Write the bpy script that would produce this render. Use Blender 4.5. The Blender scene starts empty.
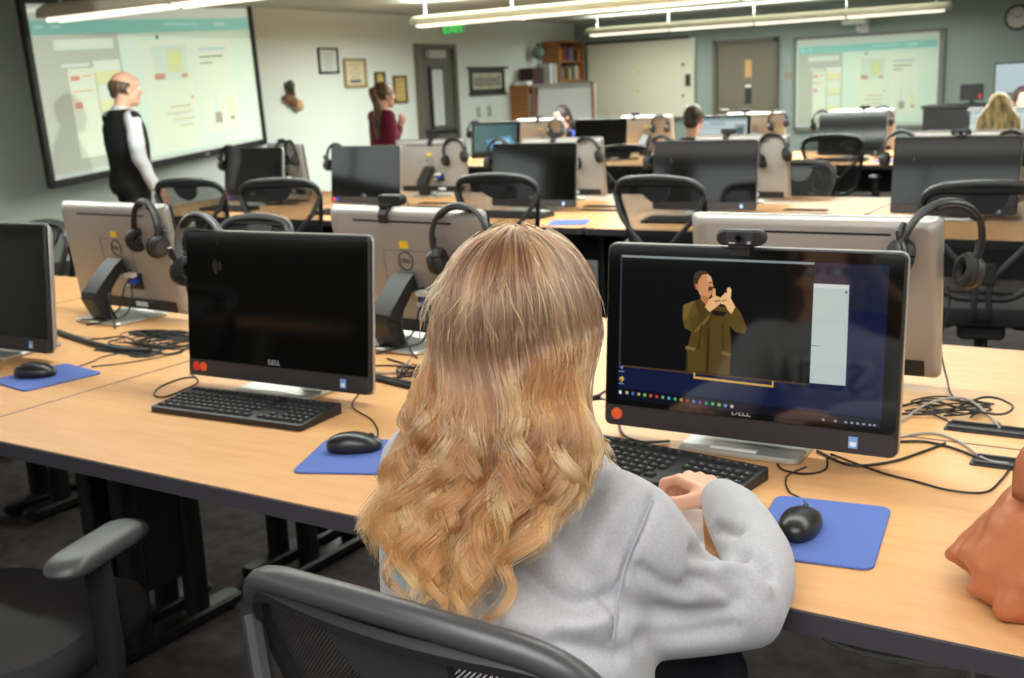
import bpy, bmesh, math, random
import numpy as np
from mathutils import Vector, Matrix, noise
R = math.radians; PI = math.pi
random.seed(7); rng = np.random.default_rng(7)
SC = bpy.context.scene
COL = SC.collection
V = Vector

# ------------------------------------------------------------------ materials
def lin(c):
    return tuple(((v/255)/12.92 if v/255 <= .04045 else ((v/255+.055)/1.055)**2.4) for v in c)
MATS = {}
def mat(name, c, rough=.5, metal=0., emit=None, es=0., bump=None, spec=.5, mottle=None, coat=0., sheen=0.):
    if name in MATS: return MATS[name]
    m = bpy.data.materials.new(name); m.use_nodes = True
    nt = m.node_tree; b = nt.nodes['Principled BSDF']
    b.inputs['Base Color'].default_value = (*lin(c), 1)
    b.inputs['Roughness'].default_value = rough
    b.inputs['Metallic'].default_value = metal
    b.inputs['Specular IOR Level'].default_value = spec
    if coat: b.inputs['Coat Weight'].default_value = coat; b.inputs['Coat Roughness'].default_value = .03
    if sheen: b.inputs['Sheen Weight'].default_value = sheen
    if emit is not None:
        b.inputs['Emission Color'].default_value = (*lin(emit), 1); b.inputs['Emission Strength'].default_value = es
    if bump or mottle:
        tc = nt.nodes.new('ShaderNodeTexCoord')
    if mottle:           # (second colour, scale, stretch xyz)
        c2, sc, st = mottle
        mp = nt.nodes.new('ShaderNodeMapping'); mp.inputs['Scale'].default_value = st
        nz = nt.nodes.new('ShaderNodeTexNoise'); nz.inputs['Scale'].default_value = sc; nz.inputs['Detail'].default_value = 6
        mx = nt.nodes.new('ShaderNodeMix'); mx.data_type = 'RGBA'
        cr = nt.nodes.new('ShaderNodeValToRGB'); cr.color_ramp.elements[0].position = .35; cr.color_ramp.elements[1].position = .65
        nt.links.new(tc.outputs['Object'], mp.inputs[0]); nt.links.new(mp.outputs[0], nz.inputs['Vector'])
        nt.links.new(nz.outputs['Fac'], cr.inputs[0]); nt.links.new(cr.outputs[0], mx.inputs[0])
        mx.inputs[6].default_value = (*lin(c), 1); mx.inputs[7].default_value = (*lin(c2), 1)
        nt.links.new(mx.outputs[2], b.inputs['Base Color'])
    if bump:             # (scale, strength, distance)
        nz = nt.nodes.new('ShaderNodeTexNoise'); nz.inputs['Scale'].default_value = bump[0]; nz.inputs['Detail'].default_value = 4
        bp = nt.nodes.new('ShaderNodeBump'); bp.inputs['Strength'].default_value = bump[1]; bp.inputs['Distance'].default_value = bump[2]
        nt.links.new(tc.outputs['Object'], nz.inputs['Vector']); nt.links.new(nz.outputs['Fac'], bp.inputs['Height'])
        nt.links.new(bp.outputs[0], b.inputs['Normal'])
    MATS[name] = m
    return m
def mesh_fabric(name, c, freq, cover):
    m = bpy.data.materials.new(name); m.use_nodes = True
    nt = m.node_tree; b = nt.nodes['Principled BSDF']; out = nt.nodes['Material Output']
    b.inputs['Base Color'].default_value = (*lin(c), 1); b.inputs['Roughness'].default_value = .7
    tc = nt.nodes.new('ShaderNodeTexCoord'); sx = nt.nodes.new('ShaderNodeSeparateXYZ')
    nt.links.new(tc.outputs['Object'], sx.inputs[0])
    ad = nt.nodes.new('ShaderNodeMath'); ad.operation = 'MULTIPLY_ADD'; ad.inputs[1].default_value = -1.0
    nt.links.new(sx.outputs['X'], ad.inputs[0]); nt.links.new(sx.outputs['Z'], ad.inputs[2])
    mu = nt.nodes.new('ShaderNodeMath'); mu.operation = 'MULTIPLY'; mu.inputs[1].default_value = freq
    nt.links.new(ad.outputs[0], mu.inputs[0])
    fr = nt.nodes.new('ShaderNodeMath'); fr.operation = 'FRACT'; nt.links.new(mu.outputs[0], fr.inputs[0])
    gt = nt.nodes.new('ShaderNodeMath'); gt.operation = 'LESS_THAN'; gt.inputs[1].default_value = cover
    nt.links.new(fr.outputs[0], gt.inputs[0])
    tr = nt.nodes.new('ShaderNodeBsdfTransparent'); mx = nt.nodes.new('ShaderNodeMixShader')
    nt.links.new(gt.outputs[0], mx.inputs[0]); nt.links.new(tr.outputs[0], mx.inputs[1]); nt.links.new(b.outputs[0], mx.inputs[2])
    nt.links.new(mx.outputs[0], out.inputs[0])
    MATS[name] = m
    return m
def hair_mat(name, root, mid, tip, var=.35, rough=.3):
    m = bpy.data.materials.new(name); m.use_nodes = True
    nt = m.node_tree; nt.nodes.clear()
    out = nt.nodes.new('ShaderNodeOutputMaterial'); h = nt.nodes.new('ShaderNodeBsdfHairPrincipled')
    h.parametrization = 'COLOR'
    ci = nt.nodes.new('ShaderNodeHairInfo'); cr = nt.nodes.new('ShaderNodeValToRGB')
    e = cr.color_ramp.elements; e[0].color = (*lin(root), 1); e[1].color = (*lin(tip), 1)
    k = e.new(.5); k.color = (*lin(mid), 1)
    nt.links.new(ci.outputs['Intercept'], cr.inputs[0])
    hs = nt.nodes.new('ShaderNodeHueSaturation'); nt.links.new(cr.outputs[0], hs.inputs['Color'])
    mr = nt.nodes.new('ShaderNodeMapRange'); mr.inputs[3].default_value = 1-var; mr.inputs[4].default_value = 1+var
    nt.links.new(ci.outputs['Random'], mr.inputs[0]); nt.links.new(mr.outputs[0], hs.inputs['Value'])
    nt.links.new(hs.outputs[0], h.inputs['Color'])
    h.inputs['Roughness'].default_value = rough; h.inputs['Radial Roughness'].default_value = .4
    nt.links.new(h.outputs[0], out.inputs[0])
    MATS[name] = m
    return m

# ------------------------------------------------------------------ mesh builder
def rr(w, h, r, n=5):
    r = min(r, w/2-1e-4, h/2-1e-4); p = []
    for cx, cy, a in ((w/2-r, h/2-r, 0), (-w/2+r, h/2-r, 90), (-w/2+r, -h/2+r, 180), (w/2-r, -h/2+r, 270)):
        for i in range(n+1):
            t = R(a+90*i/n); p.append((cx+r*math.cos(t), cy+r*math.sin(t)))
    return p
class MB:
    def __init__(s): s.v = []; s.f = []; s.m = []; s.mats = []; s.M = Matrix()
    def mi(s, m):
        if m not in s.mats: s.mats.append(m)
        return s.mats.index(m)
    def add(s, vs, fs, m):
        o = len(s.v); k = s.mi(m)
        s.v += [tuple(s.M @ V(p)) for p in vs]
        s.f += [tuple(i+o for i in f) for f in fs]; s.m += [k]*len(fs)
        return s
    def box(s, c, d, m, rot=None):
        Mx = Matrix.Translation(c) @ (rot.to_4x4() if rot else Matrix())
        vs = [Mx @ V((x*d[0]/2, y*d[1]/2, z*d[2]/2)) for x in (-1, 1) for y in (-1, 1) for z in (-1, 1)]
        return s.add(vs, [(0,1,3,2),(4,6,7,5),(0,4,5,1),(2,3,7,6),(0,2,6,4),(1,5,7,3)], m)
    def loft(s, rings, m, closed=True, caps=True):
        n = len(rings[0]); vs = [p for r in rings for p in r]; fs = []
        for i in range(len(rings)-1):
            for j in range(n if closed else n-1):
                k = (j+1) % n
                fs.append((i*n+j, i*n+k, (i+1)*n+k, (i+1)*n+j))
        if caps:
            fs.append(tuple(range(n-1, -1, -1))); b = (len(rings)-1)*n
            fs.append(tuple(range(b, b+n)))
        return s.add(vs, fs, m)
    def plate(s, c, w, h, t, r, m, axis='z', bev=.002, n=5):
        """rounded-corner plate, w x h, thickness t along axis"""
        rings = []
        for z, ins in ((-t/2, bev), (-t/2+bev, 0), (t/2-bev, 0), (t/2, bev)):
            q = rr(w-2*ins, h-2*ins, max(r-ins, .0005), n)
            if axis == 'z': rings.append([(c[0]+x, c[1]+y, c[2]+z) for x, y in q])
            elif axis == 'y': rings.append([(c[0]-x, c[1]+z, c[2]+y) for x, y in q])
            else: rings.append([(c[0]+z, c[1]+x, c[2]+y) for x, y in q])
        return s.loft(rings, m)
    def tube(s, path, r, m, n=8, sq=1.0, up=None):
        P = [V(p) for p in path]; k = len(P); rad = r if isinstance(r, (list, tuple)) else [r]*k
        rings = []; a = None
        for i in range(k):
            t = (P[min(i+1, k-1)]-P[max(i-1, 0)])
            t = t.normalized() if t.length > 1e-9 else V((0,0,1))
            if a is None:
                a = t.cross(V(up) if up else (V((0,0,1)) if abs(t.z) < .9 else V((1,0,0)))).normalized()
            else:
                a = (a - t*a.dot(t)); a = a.normalized() if a.length > 1e-6 else t.orthogonal().normalized()
            b = t.cross(a)
            rings.append([tuple(P[i]+(a*math.cos(2*PI*j/n)+b*(sq*math.sin(2*PI*j/n)))*rad[i]) for j in range(n)])
        return s.loft(rings, m)
    def cyl(s, p0, p1, r, m, n=16, r1=None, bev=0.):
        if bev:
            d = (V(p1)-V(p0)); L = d.length; d = d/L; a = V(p0); b = V(p1); q = r1 or r
            return s.tube([a, a+d*bev*.3, a+d*bev, b-d*bev, b-d*bev*.3, b], [r-bev, r-bev*.3, r, q, q-bev*.3, q-bev], m, n)
        return s.tube([p0, p1], [r, r1 if r1 is not None else r], m, n)
    def ell(s, c, rad, m, nu=16, nv=10, rot=None):
        vs = []; fs = []
        Mx = rot if rot else Matrix.Identity(3)
        for i in range(1, nv):
            th = PI*i/nv
            for j in range(nu):
                ph = 2*PI*j/nu
                vs.append(tuple(V(c)+Mx @ V((rad[0]*math.sin(th)*math.cos(ph), rad[1]*math.sin(th)*math.sin(ph), rad[2]*math.cos(th)))))
        a = len(vs); vs.append(tuple(V(c)+Mx @ V((0,0,rad[2])))); vs.append(tuple(V(c)+Mx @ V((0,0,-rad[2]))))
        for i in range(nv-2):
            for j in range(nu):
                k = (j+1) % nu; fs.append((i*nu+j, (i+1)*nu+j, (i+1)*nu+k, i*nu+k))
        for j in range(nu):
            k = (j+1) % nu; fs.append((a, j, k)); fs.append((a+1, (nv-2)*nu+k, (nv-2)*nu+j))
        return s.add(vs, fs, m)
    def prism(s, poly, d, m):
        """poly: list of 3d points in a plane, d: extrude vector"""
        d = V(d); a = [tuple(V(p)) for p in poly]; b = [tuple(V(p)+d) for p in poly]
        return s.loft([a, b], m)
    def mesh(s, name, smooth=35):
        me = bpy.data.meshes.new(name); me.from_pydata(s.v, [], s.f)
        for m in s.mats: me.materials.append(m)
        me.polygons.foreach_set('material_index', s.m)
        bm = bmesh.new(); bm.from_mesh(me); bmesh.ops.recalc_face_normals(bm, faces=bm.faces); bm.to_mesh(me); bm.free()
        if smooth:
            me.polygons.foreach_set('use_smooth', [True]*len(me.polygons)); me.set_sharp_from_angle(angle=R(smooth))
        me.update()
        return me
def obj(name, me, parent=None, loc=(0,0,0), rot=(0,0,0), label=None):
    if isinstance(me, MB): me = me.mesh(name)
    o = bpy.data.objects.new(name, me); COL.objects.link(o)
    if parent is not None: o.parent = parent
    o.location = loc; o.rotation_euler = rot
    if label: o['label'] = label
    return o
def tag(o, label, cat, group=None):
    o['label'] = label; o['category'] = cat
    if group: o['group'] = group
    return o
def thing(name, label, cat, loc=(0,0,0), rz=0., group=None, rot=None):
    o = bpy.data.objects.new(name, None); COL.objects.link(o)
    o.empty_display_size = .05
    o.location = loc; o.rotation_euler = rot if rot else (0, 0, rz)
    return tag(o, label, cat, group)
def sthing(name, loc):
    o = bpy.data.objects.new(name, None); COL.objects.link(o); o.location = loc; o['kind'] = 'structure'; return o
def struct(name, mb, parent=None):
    o = obj(name, mb, parent)
    if parent is None: o['kind'] = 'structure'
    return o
CACHE = {}
def cached(key, fn):
    if key not in CACHE:
        r = fn(); CACHE[key] = r.mesh(key) if isinstance(r, MB) else r
    return CACHE[key]
def text_mesh(name, txt, size, m, extrude=.0004):
    cu = bpy.data.curves.new(name, 'FONT'); cu.body = txt; cu.size = size; cu.extrude = extrude
    cu.align_x = 'CENTER'; cu.align_y = 'CENTER'; cu.resolution_u = 3
    t = bpy.data.objects.new(name, cu); COL.objects.link(t)
    me = bpy.data.meshes.new_from_object(t); bpy.data.objects.remove(t); bpy.data.curves.remove(cu)
    me.materials.clear(); me.materials.append(m)
    return me
def catmull(pts, n=8):
    P = [V(p) for p in pts]; P = [P[0]*2-P[1]]+P+[P[-1]*2-P[-2]]; out = []
    for i in range(1, len(P)-2):
        for j in range(n):
            t = j/n; a, b, c, d = P[i-1], P[i], P[i+1], P[i+2]
            out.append(.5*((2*b)+(c-a)*t+(2*a-5*b+4*c-d)*t*t+(3*b-a-3*c+d)*t**3))
    out.append(P[-2]); return out
def remesh(mb, name, voxel, smooth=4, factor=.5):
    me = bpy.data.meshes.new(name+'_raw'); me.from_pydata(mb.v, [], mb.f)
    bm = bmesh.new(); bm.from_mesh(me); bmesh.ops.recalc_face_normals(bm, faces=bm.faces); bm.to_mesh(me); bm.free()
    o = bpy.data.objects.new(name+'_raw', me); COL.objects.link(o)
    r = o.modifiers.new('r', 'REMESH'); r.mode = 'VOXEL'; r.voxel_size = voxel; r.adaptivity = 0
    if smooth:
        sm = o.modifiers.new('s', 'SMOOTH'); sm.iterations = smooth; sm.factor = factor
    dg = bpy.context.evaluated_depsgraph_get(); dg.update()
    out = bpy.data.meshes.new_from_object(o.evaluated_get(dg)); out.name = name
    bpy.data.objects.remove(o); bpy.data.meshes.remove(me)
    out.polygons.foreach_set('use_smooth', [True]*len(out.polygons))
    return out
def getv(me):
    a = np.empty(len(me.vertices)*3); me.vertices.foreach_get('co', a); return a.reshape(-1, 3)
def getn(me):
    a = np.empty(len(me.vertices)*3); me.vertex_normals.foreach_get('vector', a); return a.reshape(-1, 3)
def setv(me, a):
    me.vertices.foreach_set('co', np.ascontiguousarray(a).ravel()); me.update()

# palette
WOOD = mat('maple_laminate', (209,160,109), .42, mottle=((202,151,100), 5, (1.5,9,1)), spec=.4)
EDGE = mat('black_edge_band', (56,54,60), .5)
BLKM = mat('black_metal', (18,18,19), .45)
BLK = mat('black_plastic', (24,24,26), .5)
BLK2 = mat('dark_grey_plastic', (48,49,52), .5)
GLASS = mat('black_glass', (5,5,5), .07, spec=.75)
CHIN = mat('dark_bezel', (46,42,44), .45)
SILV = mat('brushed_silver_shell', (160,155,150), .4, .4)
RIM = mat('silver_rim', (190,190,188), .3, .8)
STAND = mat('silver_base', (196,200,194), .32, .6)
KEY = mat('keyboard_black', (22,22,24), .55)
KEYL = mat('key_legend', (128,128,130), .6)
PAD = mat('blue_mouse_mat', (78,101,168), .85, bump=(900,.15,.0006))
FOAM = mat('black_cushion', (20,20,22), .75)
SEATF = mat('charcoal_fabric', (32,31,33), .9, bump=(700,.4,.001))
GREYP = mat('grey_arm_pad', (62,63,64), .42)
YEL = mat('yellow_sticker', (236,206,20), .6)
ORG = mat('orange_sticker', (240,96,40), .6)
RED = mat('red_sticker', (226,50,42), .6)
BLUEP = mat('blue_plug', (30,70,190), .5)
WHT = mat('white_plastic', (226,226,222), .5)
PAPER = mat('white_paper', (238,238,236), .8)
LOGO = mat('silver_letters', (190,190,192), .4, .4)
WIRE = mat('black_cable', (20,20,22), .5)
GWIRE = mat('grey_cable', (150,148,142), .5)
MESHF = mesh_fabric('chair_mesh_fabric', (24,24,26), 180, .66)
# ------------------------------------------------------------------ setting
XL, YB, ZC = -8.713, 16.0, 2.41
XR, YN = 4.2, -3.6
WALLW = mat('pale_green_white_paint', (228,235,226), .8)
WALLB = mat('grey_teal_paint', (152,166,158), .8)
CEIL = mat('ceiling_paint', (196,196,184), .9)
CARP = mat('dark_carpet', (88,76,74), .95, mottle=((58,51,52), 14, (1,1,1)), bump=(220,.6,.004))
VINYL = mat('dark_vinyl_trim', (50,50,50), .6)
struct('floor', MB().box(((XL+XR)/2, (YN+YB)/2, -.05), (XR-XL+.4, YB-YN+.4, .1), CARP))
struct('ceiling', MB().box(((XL+XR)/2, (YN+YB)/2, ZC+.05), (XR-XL+.4, YB-YN+.4, .1), CEIL))
struct('wall_left', MB().box((XL-.1, (YN+YB)/2, ZC/2), (.2, YB-YN+.4, ZC), WALLW))
struct('wall_back', MB().box(((XL+XR)/2, YB+.1, ZC/2), (XR-XL, .2, ZC), WALLB))
struct('wall_right', MB().box((XR+.1, (YN+YB)/2, ZC/2), (.2, YB-YN+.4, ZC), WALLW))
struct('wall_near', MB().box(((XL+XR)/2, YN-.1, ZC/2), (XR-XL, .2, ZC), mat('dark_grey_paint', (74,76,76), .8)))
struct('baseboard_left', MB().box((XL+.006, (YN+YB)/2, .05), (.012, YB-YN, .1), VINYL))
struct('baseboard_back', MB().box(((XL+XR)/2, YB-.006, .05), (XR-XL-.03, .012, .1), VINYL))
# doors
DOORM = mat('taupe_door', (118,110,92), .5); FRAMEM = mat('door_frame_paint', (104,97,82), .5)
AMB = mat('amber_glass', (214,168,110), .3); DKG = mat('dark_glass', (50,54,56), .12)
d = sthing('door_1', (XL, 12.13, 0))
m = MB()
for y in (-.41, .41): m.box((.03, y, 1.03), (.08, .06, 2.06), FRAMEM)
m.box((.03, 0, 2.035), (.08, .76, .05), FRAMEM); obj('door_frame', m, d)
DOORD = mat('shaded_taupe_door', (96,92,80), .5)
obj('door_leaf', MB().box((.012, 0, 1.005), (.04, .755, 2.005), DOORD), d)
obj('door_window', MB().plate((.036, .0, 1.375), .25, .72, .012, .01, mat('lite_glass', (208,216,214), .35), 'x'), d)
m = MB().box((.044, -.165, 1.375), (.03, .05, .8), BLKM).box((.044, .15, 1.375), (.03, .025, .8), FRAMEM); obj('window_stop', m, d)
obj('push_bar', MB().tube([(.05,-.33,.95),(.1,-.3,.95),(.1,.3,.95),(.05,.33,.95)], .025, BLKM), d)
obj('door_closer', MB().box((.07, -.05, 1.93), (.07, .36, .1), mat('closer_grey', (170,172,164), .4)), d)
d = sthing('door_2', (-5.855, YB, 0))
m = MB()
for x in (-.465, .465): m.box((x, -.03, 1.0), (.055, .1, 2.0), FRAMEM)
m.box((0, -.03, 1.98), (.98, .1, .055), FRAMEM); obj('door_frame', m, d)
obj('door_leaf', MB().box((0, -.012, .98), (.87, .045, 1.94), DOORM), d)
m = MB().box((.045, -.036, 1.58), (.1, .008, .25), AMB).box((.045, -.036, 1.21), (.1, .008, .27), DKG).box((.045, -.04, 1.33), (.09, .012, .04), PAPER); obj('door_window', m, d)
obj('door_handle', MB().tube([(-.36,-.03,1.0),(-.36,-.08,1.0),(-.24,-.08,1.0)], .012, RIM), d)

# bright windows added behind and beside the camera, for reflections in the dark screens
BRIGHTP = mat('added_bright_pane', (20,22,22), .1, emit=(236,244,242), es=1.9)
for i, (xa, xb) in enumerate(((-8.0,-5.3),(-5.0,-2.3),(-2.0,.7),(1.0,3.7),(-3.2,-.5),(-.2,2.5))):
    w = sthing('window_%d' % (i+1), ((xa+xb)/2, YN, 1.87) if i < 4 else (XL, (xa+xb)/2, 1.87)); W_ = xb-xa
    if i > 3: w.rotation_euler = (0,0,-PI/2)
    obj('pane', MB().box((0,.008,0),(W_-.08,.01,.78),BRIGHTP), w)
    m = MB()
    for s in (-1,1): m.box((s*(W_/2-.03),.03,0),(.06,.06,.9),FRAMEM).box((0,.03,s*.42),(W_-.12,.06,.06),FRAMEM)
    obj('window_frame', m.box((0,.025,0),(.04,.04,.78),FRAMEM), w)
    obj('sill', MB().box((0,.06,-.46),(W_+.06,.12,.03),FRAMEM), w)
# wall whiteboard, back wall
wbm = mat('cream_whiteboard', (228,224,202), .35)
w = thing('whiteboard', 'large cream wall whiteboard with a dark top rail on the back wall', 'whiteboard', (-7.56, YB-.002, 1.5))
obj('panel', MB().box((0, -.02, 0), (1.8, .03, 1.15), wbm), w)
obj('top_rail', MB().box((-.05, -.03, .585), (1.74, .045, .03), BLKM), w)
m = MB().box((-.91, -.025, 0), (.02, .045, 1.15), RIM).box((.91, -.025, 0), (.02, .045, 1.15), RIM).box((0,-.04,-.585), (1.84,.08,.02), RIM); obj('frame', m, w)
MAGG = mat('green_magnet', (60,110,90), .5)
for x, z, mm, s in ((-.02,.12,YEL,.022),(-.03,-.17,YEL,.022),(.72,.19,MAGG,.024),(.72,-.27,MAGG,.02)):
    tag(obj('magnet', MB().cyl((0,0,0),(0,-.014,0),s,mm,12,bev=.004), None, (-7.56+x, YB-.037, 1.5+z)),
        {(.12):'upper yellow round magnet on the cream whiteboard',(-.17):'lower yellow round magnet on the cream whiteboard',(.19):'upper green magnet near the cream whiteboard edge',(-.27):'lower green magnet near the cream whiteboard edge'}[z], 'magnet', 'whiteboard magnets')
tag(obj('eraser', MB().plate((0,0,0), .07, .17, .035, .01, mat('brown_felt',(70,52,44),.9), 'y'), None, (-6.755, YB-.055, 1.46)), 'dark brown felt eraser held on the cream whiteboard', 'eraser')
e = thing('light_switch', 'beige double switch plate between the back door and the projection board', 'light switch', (-5.21, YB, 1.46))
obj('plate', MB().plate((0,-.006,0), .14, .13, .01, .01, mat('beige_plate',(166,158,138),.5), 'y'), e)
for x in (-.03, .03): obj('rocker', MB().box((x,-.015,0), (.03,.012,.07), mat('beige_rocker',(140,132,114),.5)), e)
# wall clock
c = thing('wall_clock', 'round black-rimmed wall clock high on the back wall', 'clock', (-2.205, YB, 2.05))
obj('rim', MB().tube([(.147*math.cos(2*PI*i/40),-.025,.147*math.sin(2*PI*i/40)) for i in range(41)], .014, BLK, 8), c)
obj('face', MB().cyl((0,-.002,0),(0,-.022,0),.142, mat('clock_face',(214,214,206),.6), 32), c)
m = MB()
for i in range(12):
    a = 2*PI*i/12; m.box((.118*math.sin(a),-.023,.118*math.cos(a)), (.008,.003,.026), BLK, Matrix.Rotation(a,3,'Y'))
obj('hour_marks', m, c)
obj('hand', MB().box((.03,-.026,.015), (.075,.003,.01), BLK, Matrix.Rotation(R(-25),3,'Y')), c)
obj('hand', MB().box((-.045,-.03,.025), (.11,.003,.007), BLK, Matrix.Rotation(R(28),3,'Y')), c)
obj('hub', MB().cyl((0,-.02,0),(0,-.034,0),.009,BLK,12), c)
# exit sign, hung from the ceiling near the side door
GRN = mat('lit_green', (60,220,90), .5, emit=(40,225,85), es=1.2)
e = thing('exit_sign', 'lit green EXIT sign hanging from the ceiling by the side door', 'exit sign', (-8.42, 12.2, 0), R(12))
obj('panel', MB().plate((0,0,2.25), .34, .16, .012, .01, mat('edge_lit_acrylic',(176,214,186),.2), 'y'), e)
obj('housing', MB().box((0,0,2.375), (.36,.07,.07), WHT), e)
o = obj('lettering', text_mesh('exit_text', 'EXIT', .14, GRN, .002), e, (0,-.009,2.235), (PI/2,0,0))
# projection screen on the left wall (angled off the wall, hanging a little crooked)
SW = mat('projection_cloth', (226,234,222), .9)
A0 = V((-7.956, 5.655, .822)); A1 = V((-8.685, 8.88, .985))      # lower corners
ux = (A1-A0).normalized(); Wd = (A1-A0).length
uz = V((0,0,1)); uz = (uz-ux*uz.dot(ux)).normalized(); Ht = 1.475
un = ux.cross(uz)                                                 # into the room
MS = Matrix(((ux.x,uz.x,un.x,A0.x),(ux.y,uz.y,un.y,A0.y),(ux.z,uz.z,un.z,A0.z),(0,0,0,1)))
scn = thing('projection_screen', 'big black-framed projection screen on the side wall showing a web page', 'projection screen', A0)
scn.matrix_world = MS
bw = .055
obj('cloth', MB().box((Wd/2, Ht/2, -.02), (Wd-.06, Ht-.06, .02), SW), scn)
m = MB().box((Wd/2, .02, -.005), (Wd, .06, .05), BLKM).box((Wd/2, Ht-.012, -.005), (Wd, .05, .05), BLKM)
m.box((.012, Ht/2, -.005), (bw, Ht, .05), BLKM).box((Wd-.012, Ht/2, -.005), (bw*.7, Ht, .05), BLKM)
obj('frame', m, scn)
obj('badge', MB().box((Wd*.66, .016, .022), (.07, .014, .004), LOGO), scn)
def bil(q, x, y):      # point in a photographed quad -> 0..1 coordinates on the flat thing
    (x0,y0),(x1,y1),(x2,y2),(x3,y3) = q   # TL TR BR BL
    u = v = .5
    for _ in range(25):
        fx = (1-u)*(1-v)*x0+u*(1-v)*x1+u*v*x2+(1-u)*v*x3-x; fy = (1-u)*(1-v)*y0+u*(1-v)*y1+u*v*y2+(1-u)*v*y3-y
        a = (1-v)*(x1-x0)+v*(x2-x3); b = (1-u)*(x3-x0)+u*(x2-x1); c_ = (1-v)*(y1-y0)+v*(y2-y3); d_ = (1-u)*(y3-y0)+u*(y2-y1)
        D = a*d_-b*c_; u -= (fx*d_-b*fy)/D; v -= (a*fy-c_*fx)/D
    return u, v
PGQ = ((78,-10),(803,8),(857,535),(152,612))
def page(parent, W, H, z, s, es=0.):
    """the web page of both boards, projected light painted as flat coloured patches"""
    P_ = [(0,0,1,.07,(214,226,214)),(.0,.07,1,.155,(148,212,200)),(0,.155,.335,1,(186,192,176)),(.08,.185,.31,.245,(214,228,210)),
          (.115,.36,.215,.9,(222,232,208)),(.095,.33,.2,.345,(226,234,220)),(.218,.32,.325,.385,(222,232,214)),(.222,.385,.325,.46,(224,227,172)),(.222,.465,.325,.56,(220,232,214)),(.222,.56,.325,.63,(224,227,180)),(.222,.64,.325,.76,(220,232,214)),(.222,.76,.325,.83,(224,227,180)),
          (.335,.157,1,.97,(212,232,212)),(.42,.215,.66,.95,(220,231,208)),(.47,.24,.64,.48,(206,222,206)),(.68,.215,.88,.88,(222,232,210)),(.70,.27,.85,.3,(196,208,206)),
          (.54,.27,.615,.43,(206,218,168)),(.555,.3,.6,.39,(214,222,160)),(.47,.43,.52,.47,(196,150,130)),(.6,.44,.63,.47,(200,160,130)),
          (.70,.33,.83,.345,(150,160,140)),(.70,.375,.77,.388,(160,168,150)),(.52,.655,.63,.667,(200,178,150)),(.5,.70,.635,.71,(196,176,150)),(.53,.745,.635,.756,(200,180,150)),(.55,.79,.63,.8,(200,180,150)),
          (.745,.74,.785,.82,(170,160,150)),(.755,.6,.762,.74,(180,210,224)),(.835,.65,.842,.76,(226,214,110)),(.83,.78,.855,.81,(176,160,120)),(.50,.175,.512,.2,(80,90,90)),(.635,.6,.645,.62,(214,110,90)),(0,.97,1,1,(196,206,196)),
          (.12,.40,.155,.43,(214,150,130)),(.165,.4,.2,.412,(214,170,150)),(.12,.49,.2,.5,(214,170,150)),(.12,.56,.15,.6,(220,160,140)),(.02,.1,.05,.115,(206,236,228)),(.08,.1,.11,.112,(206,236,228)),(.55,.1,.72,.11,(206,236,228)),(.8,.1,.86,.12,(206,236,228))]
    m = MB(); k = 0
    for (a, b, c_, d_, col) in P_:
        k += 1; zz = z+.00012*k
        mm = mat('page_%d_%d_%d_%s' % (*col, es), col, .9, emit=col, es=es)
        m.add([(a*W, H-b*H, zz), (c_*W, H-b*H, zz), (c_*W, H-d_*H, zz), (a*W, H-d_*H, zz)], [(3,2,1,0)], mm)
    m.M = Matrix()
    o = obj('painted_page', m.mesh('painted_page', 0), parent, s)
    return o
page(scn, Wd-.11, Ht-.12, -.0095, (.055, .05, 0), .42)  # page glows by itself in place of part of the projector light
# projection board on the back wall
b2 = thing('projection_board', 'grey-framed interactive board on the back wall showing the same web page', 'projection board', (-5.1, YB-.03, .69))
b2.rotation_euler = (PI/2, 0, 0)
obj('board', MB().box((.985, .635, -.005), (1.97, 1.27, .03), SW), b2)
m = MB(); FG = mat('board_frame_grey', (118,120,112), .5)
m.box((.985,.0,.0),(2.03,.05,.05),FG).box((.985,1.27,0),(2.03,.045,.05),FG).box((-.01,.635,0),(.04,1.27,.05),FG).box((1.985,.635,0),(.07,1.27,.05),FG)
obj('frame', m, b2)
page(b2, 1.9, 1.2, .0105, (.03, .035, 0))
# short projector above the board
p = thing('projector', 'white short-throw projector on a wall arm above the back projection board', 'projector', (-4.15, YB-.45, 2.0))
obj('housing', MB().plate((0,0,.14), .34, .26, .11, .04, mat('projector_white',(206,208,196),.4), 'z', .01), p)
obj('wall_arm', MB().box((0,.22,.22), (.06,.45,.04), WHT).box((0,.43,.1), (.12,.03,.3), WHT).cyl((0,.1,.0),(0,.1,.1),.02,WHT), p)
obj('lens', MB().cyl((0,.1,.085),(0,.13,.07),.03,DKG,16), p)

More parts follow.
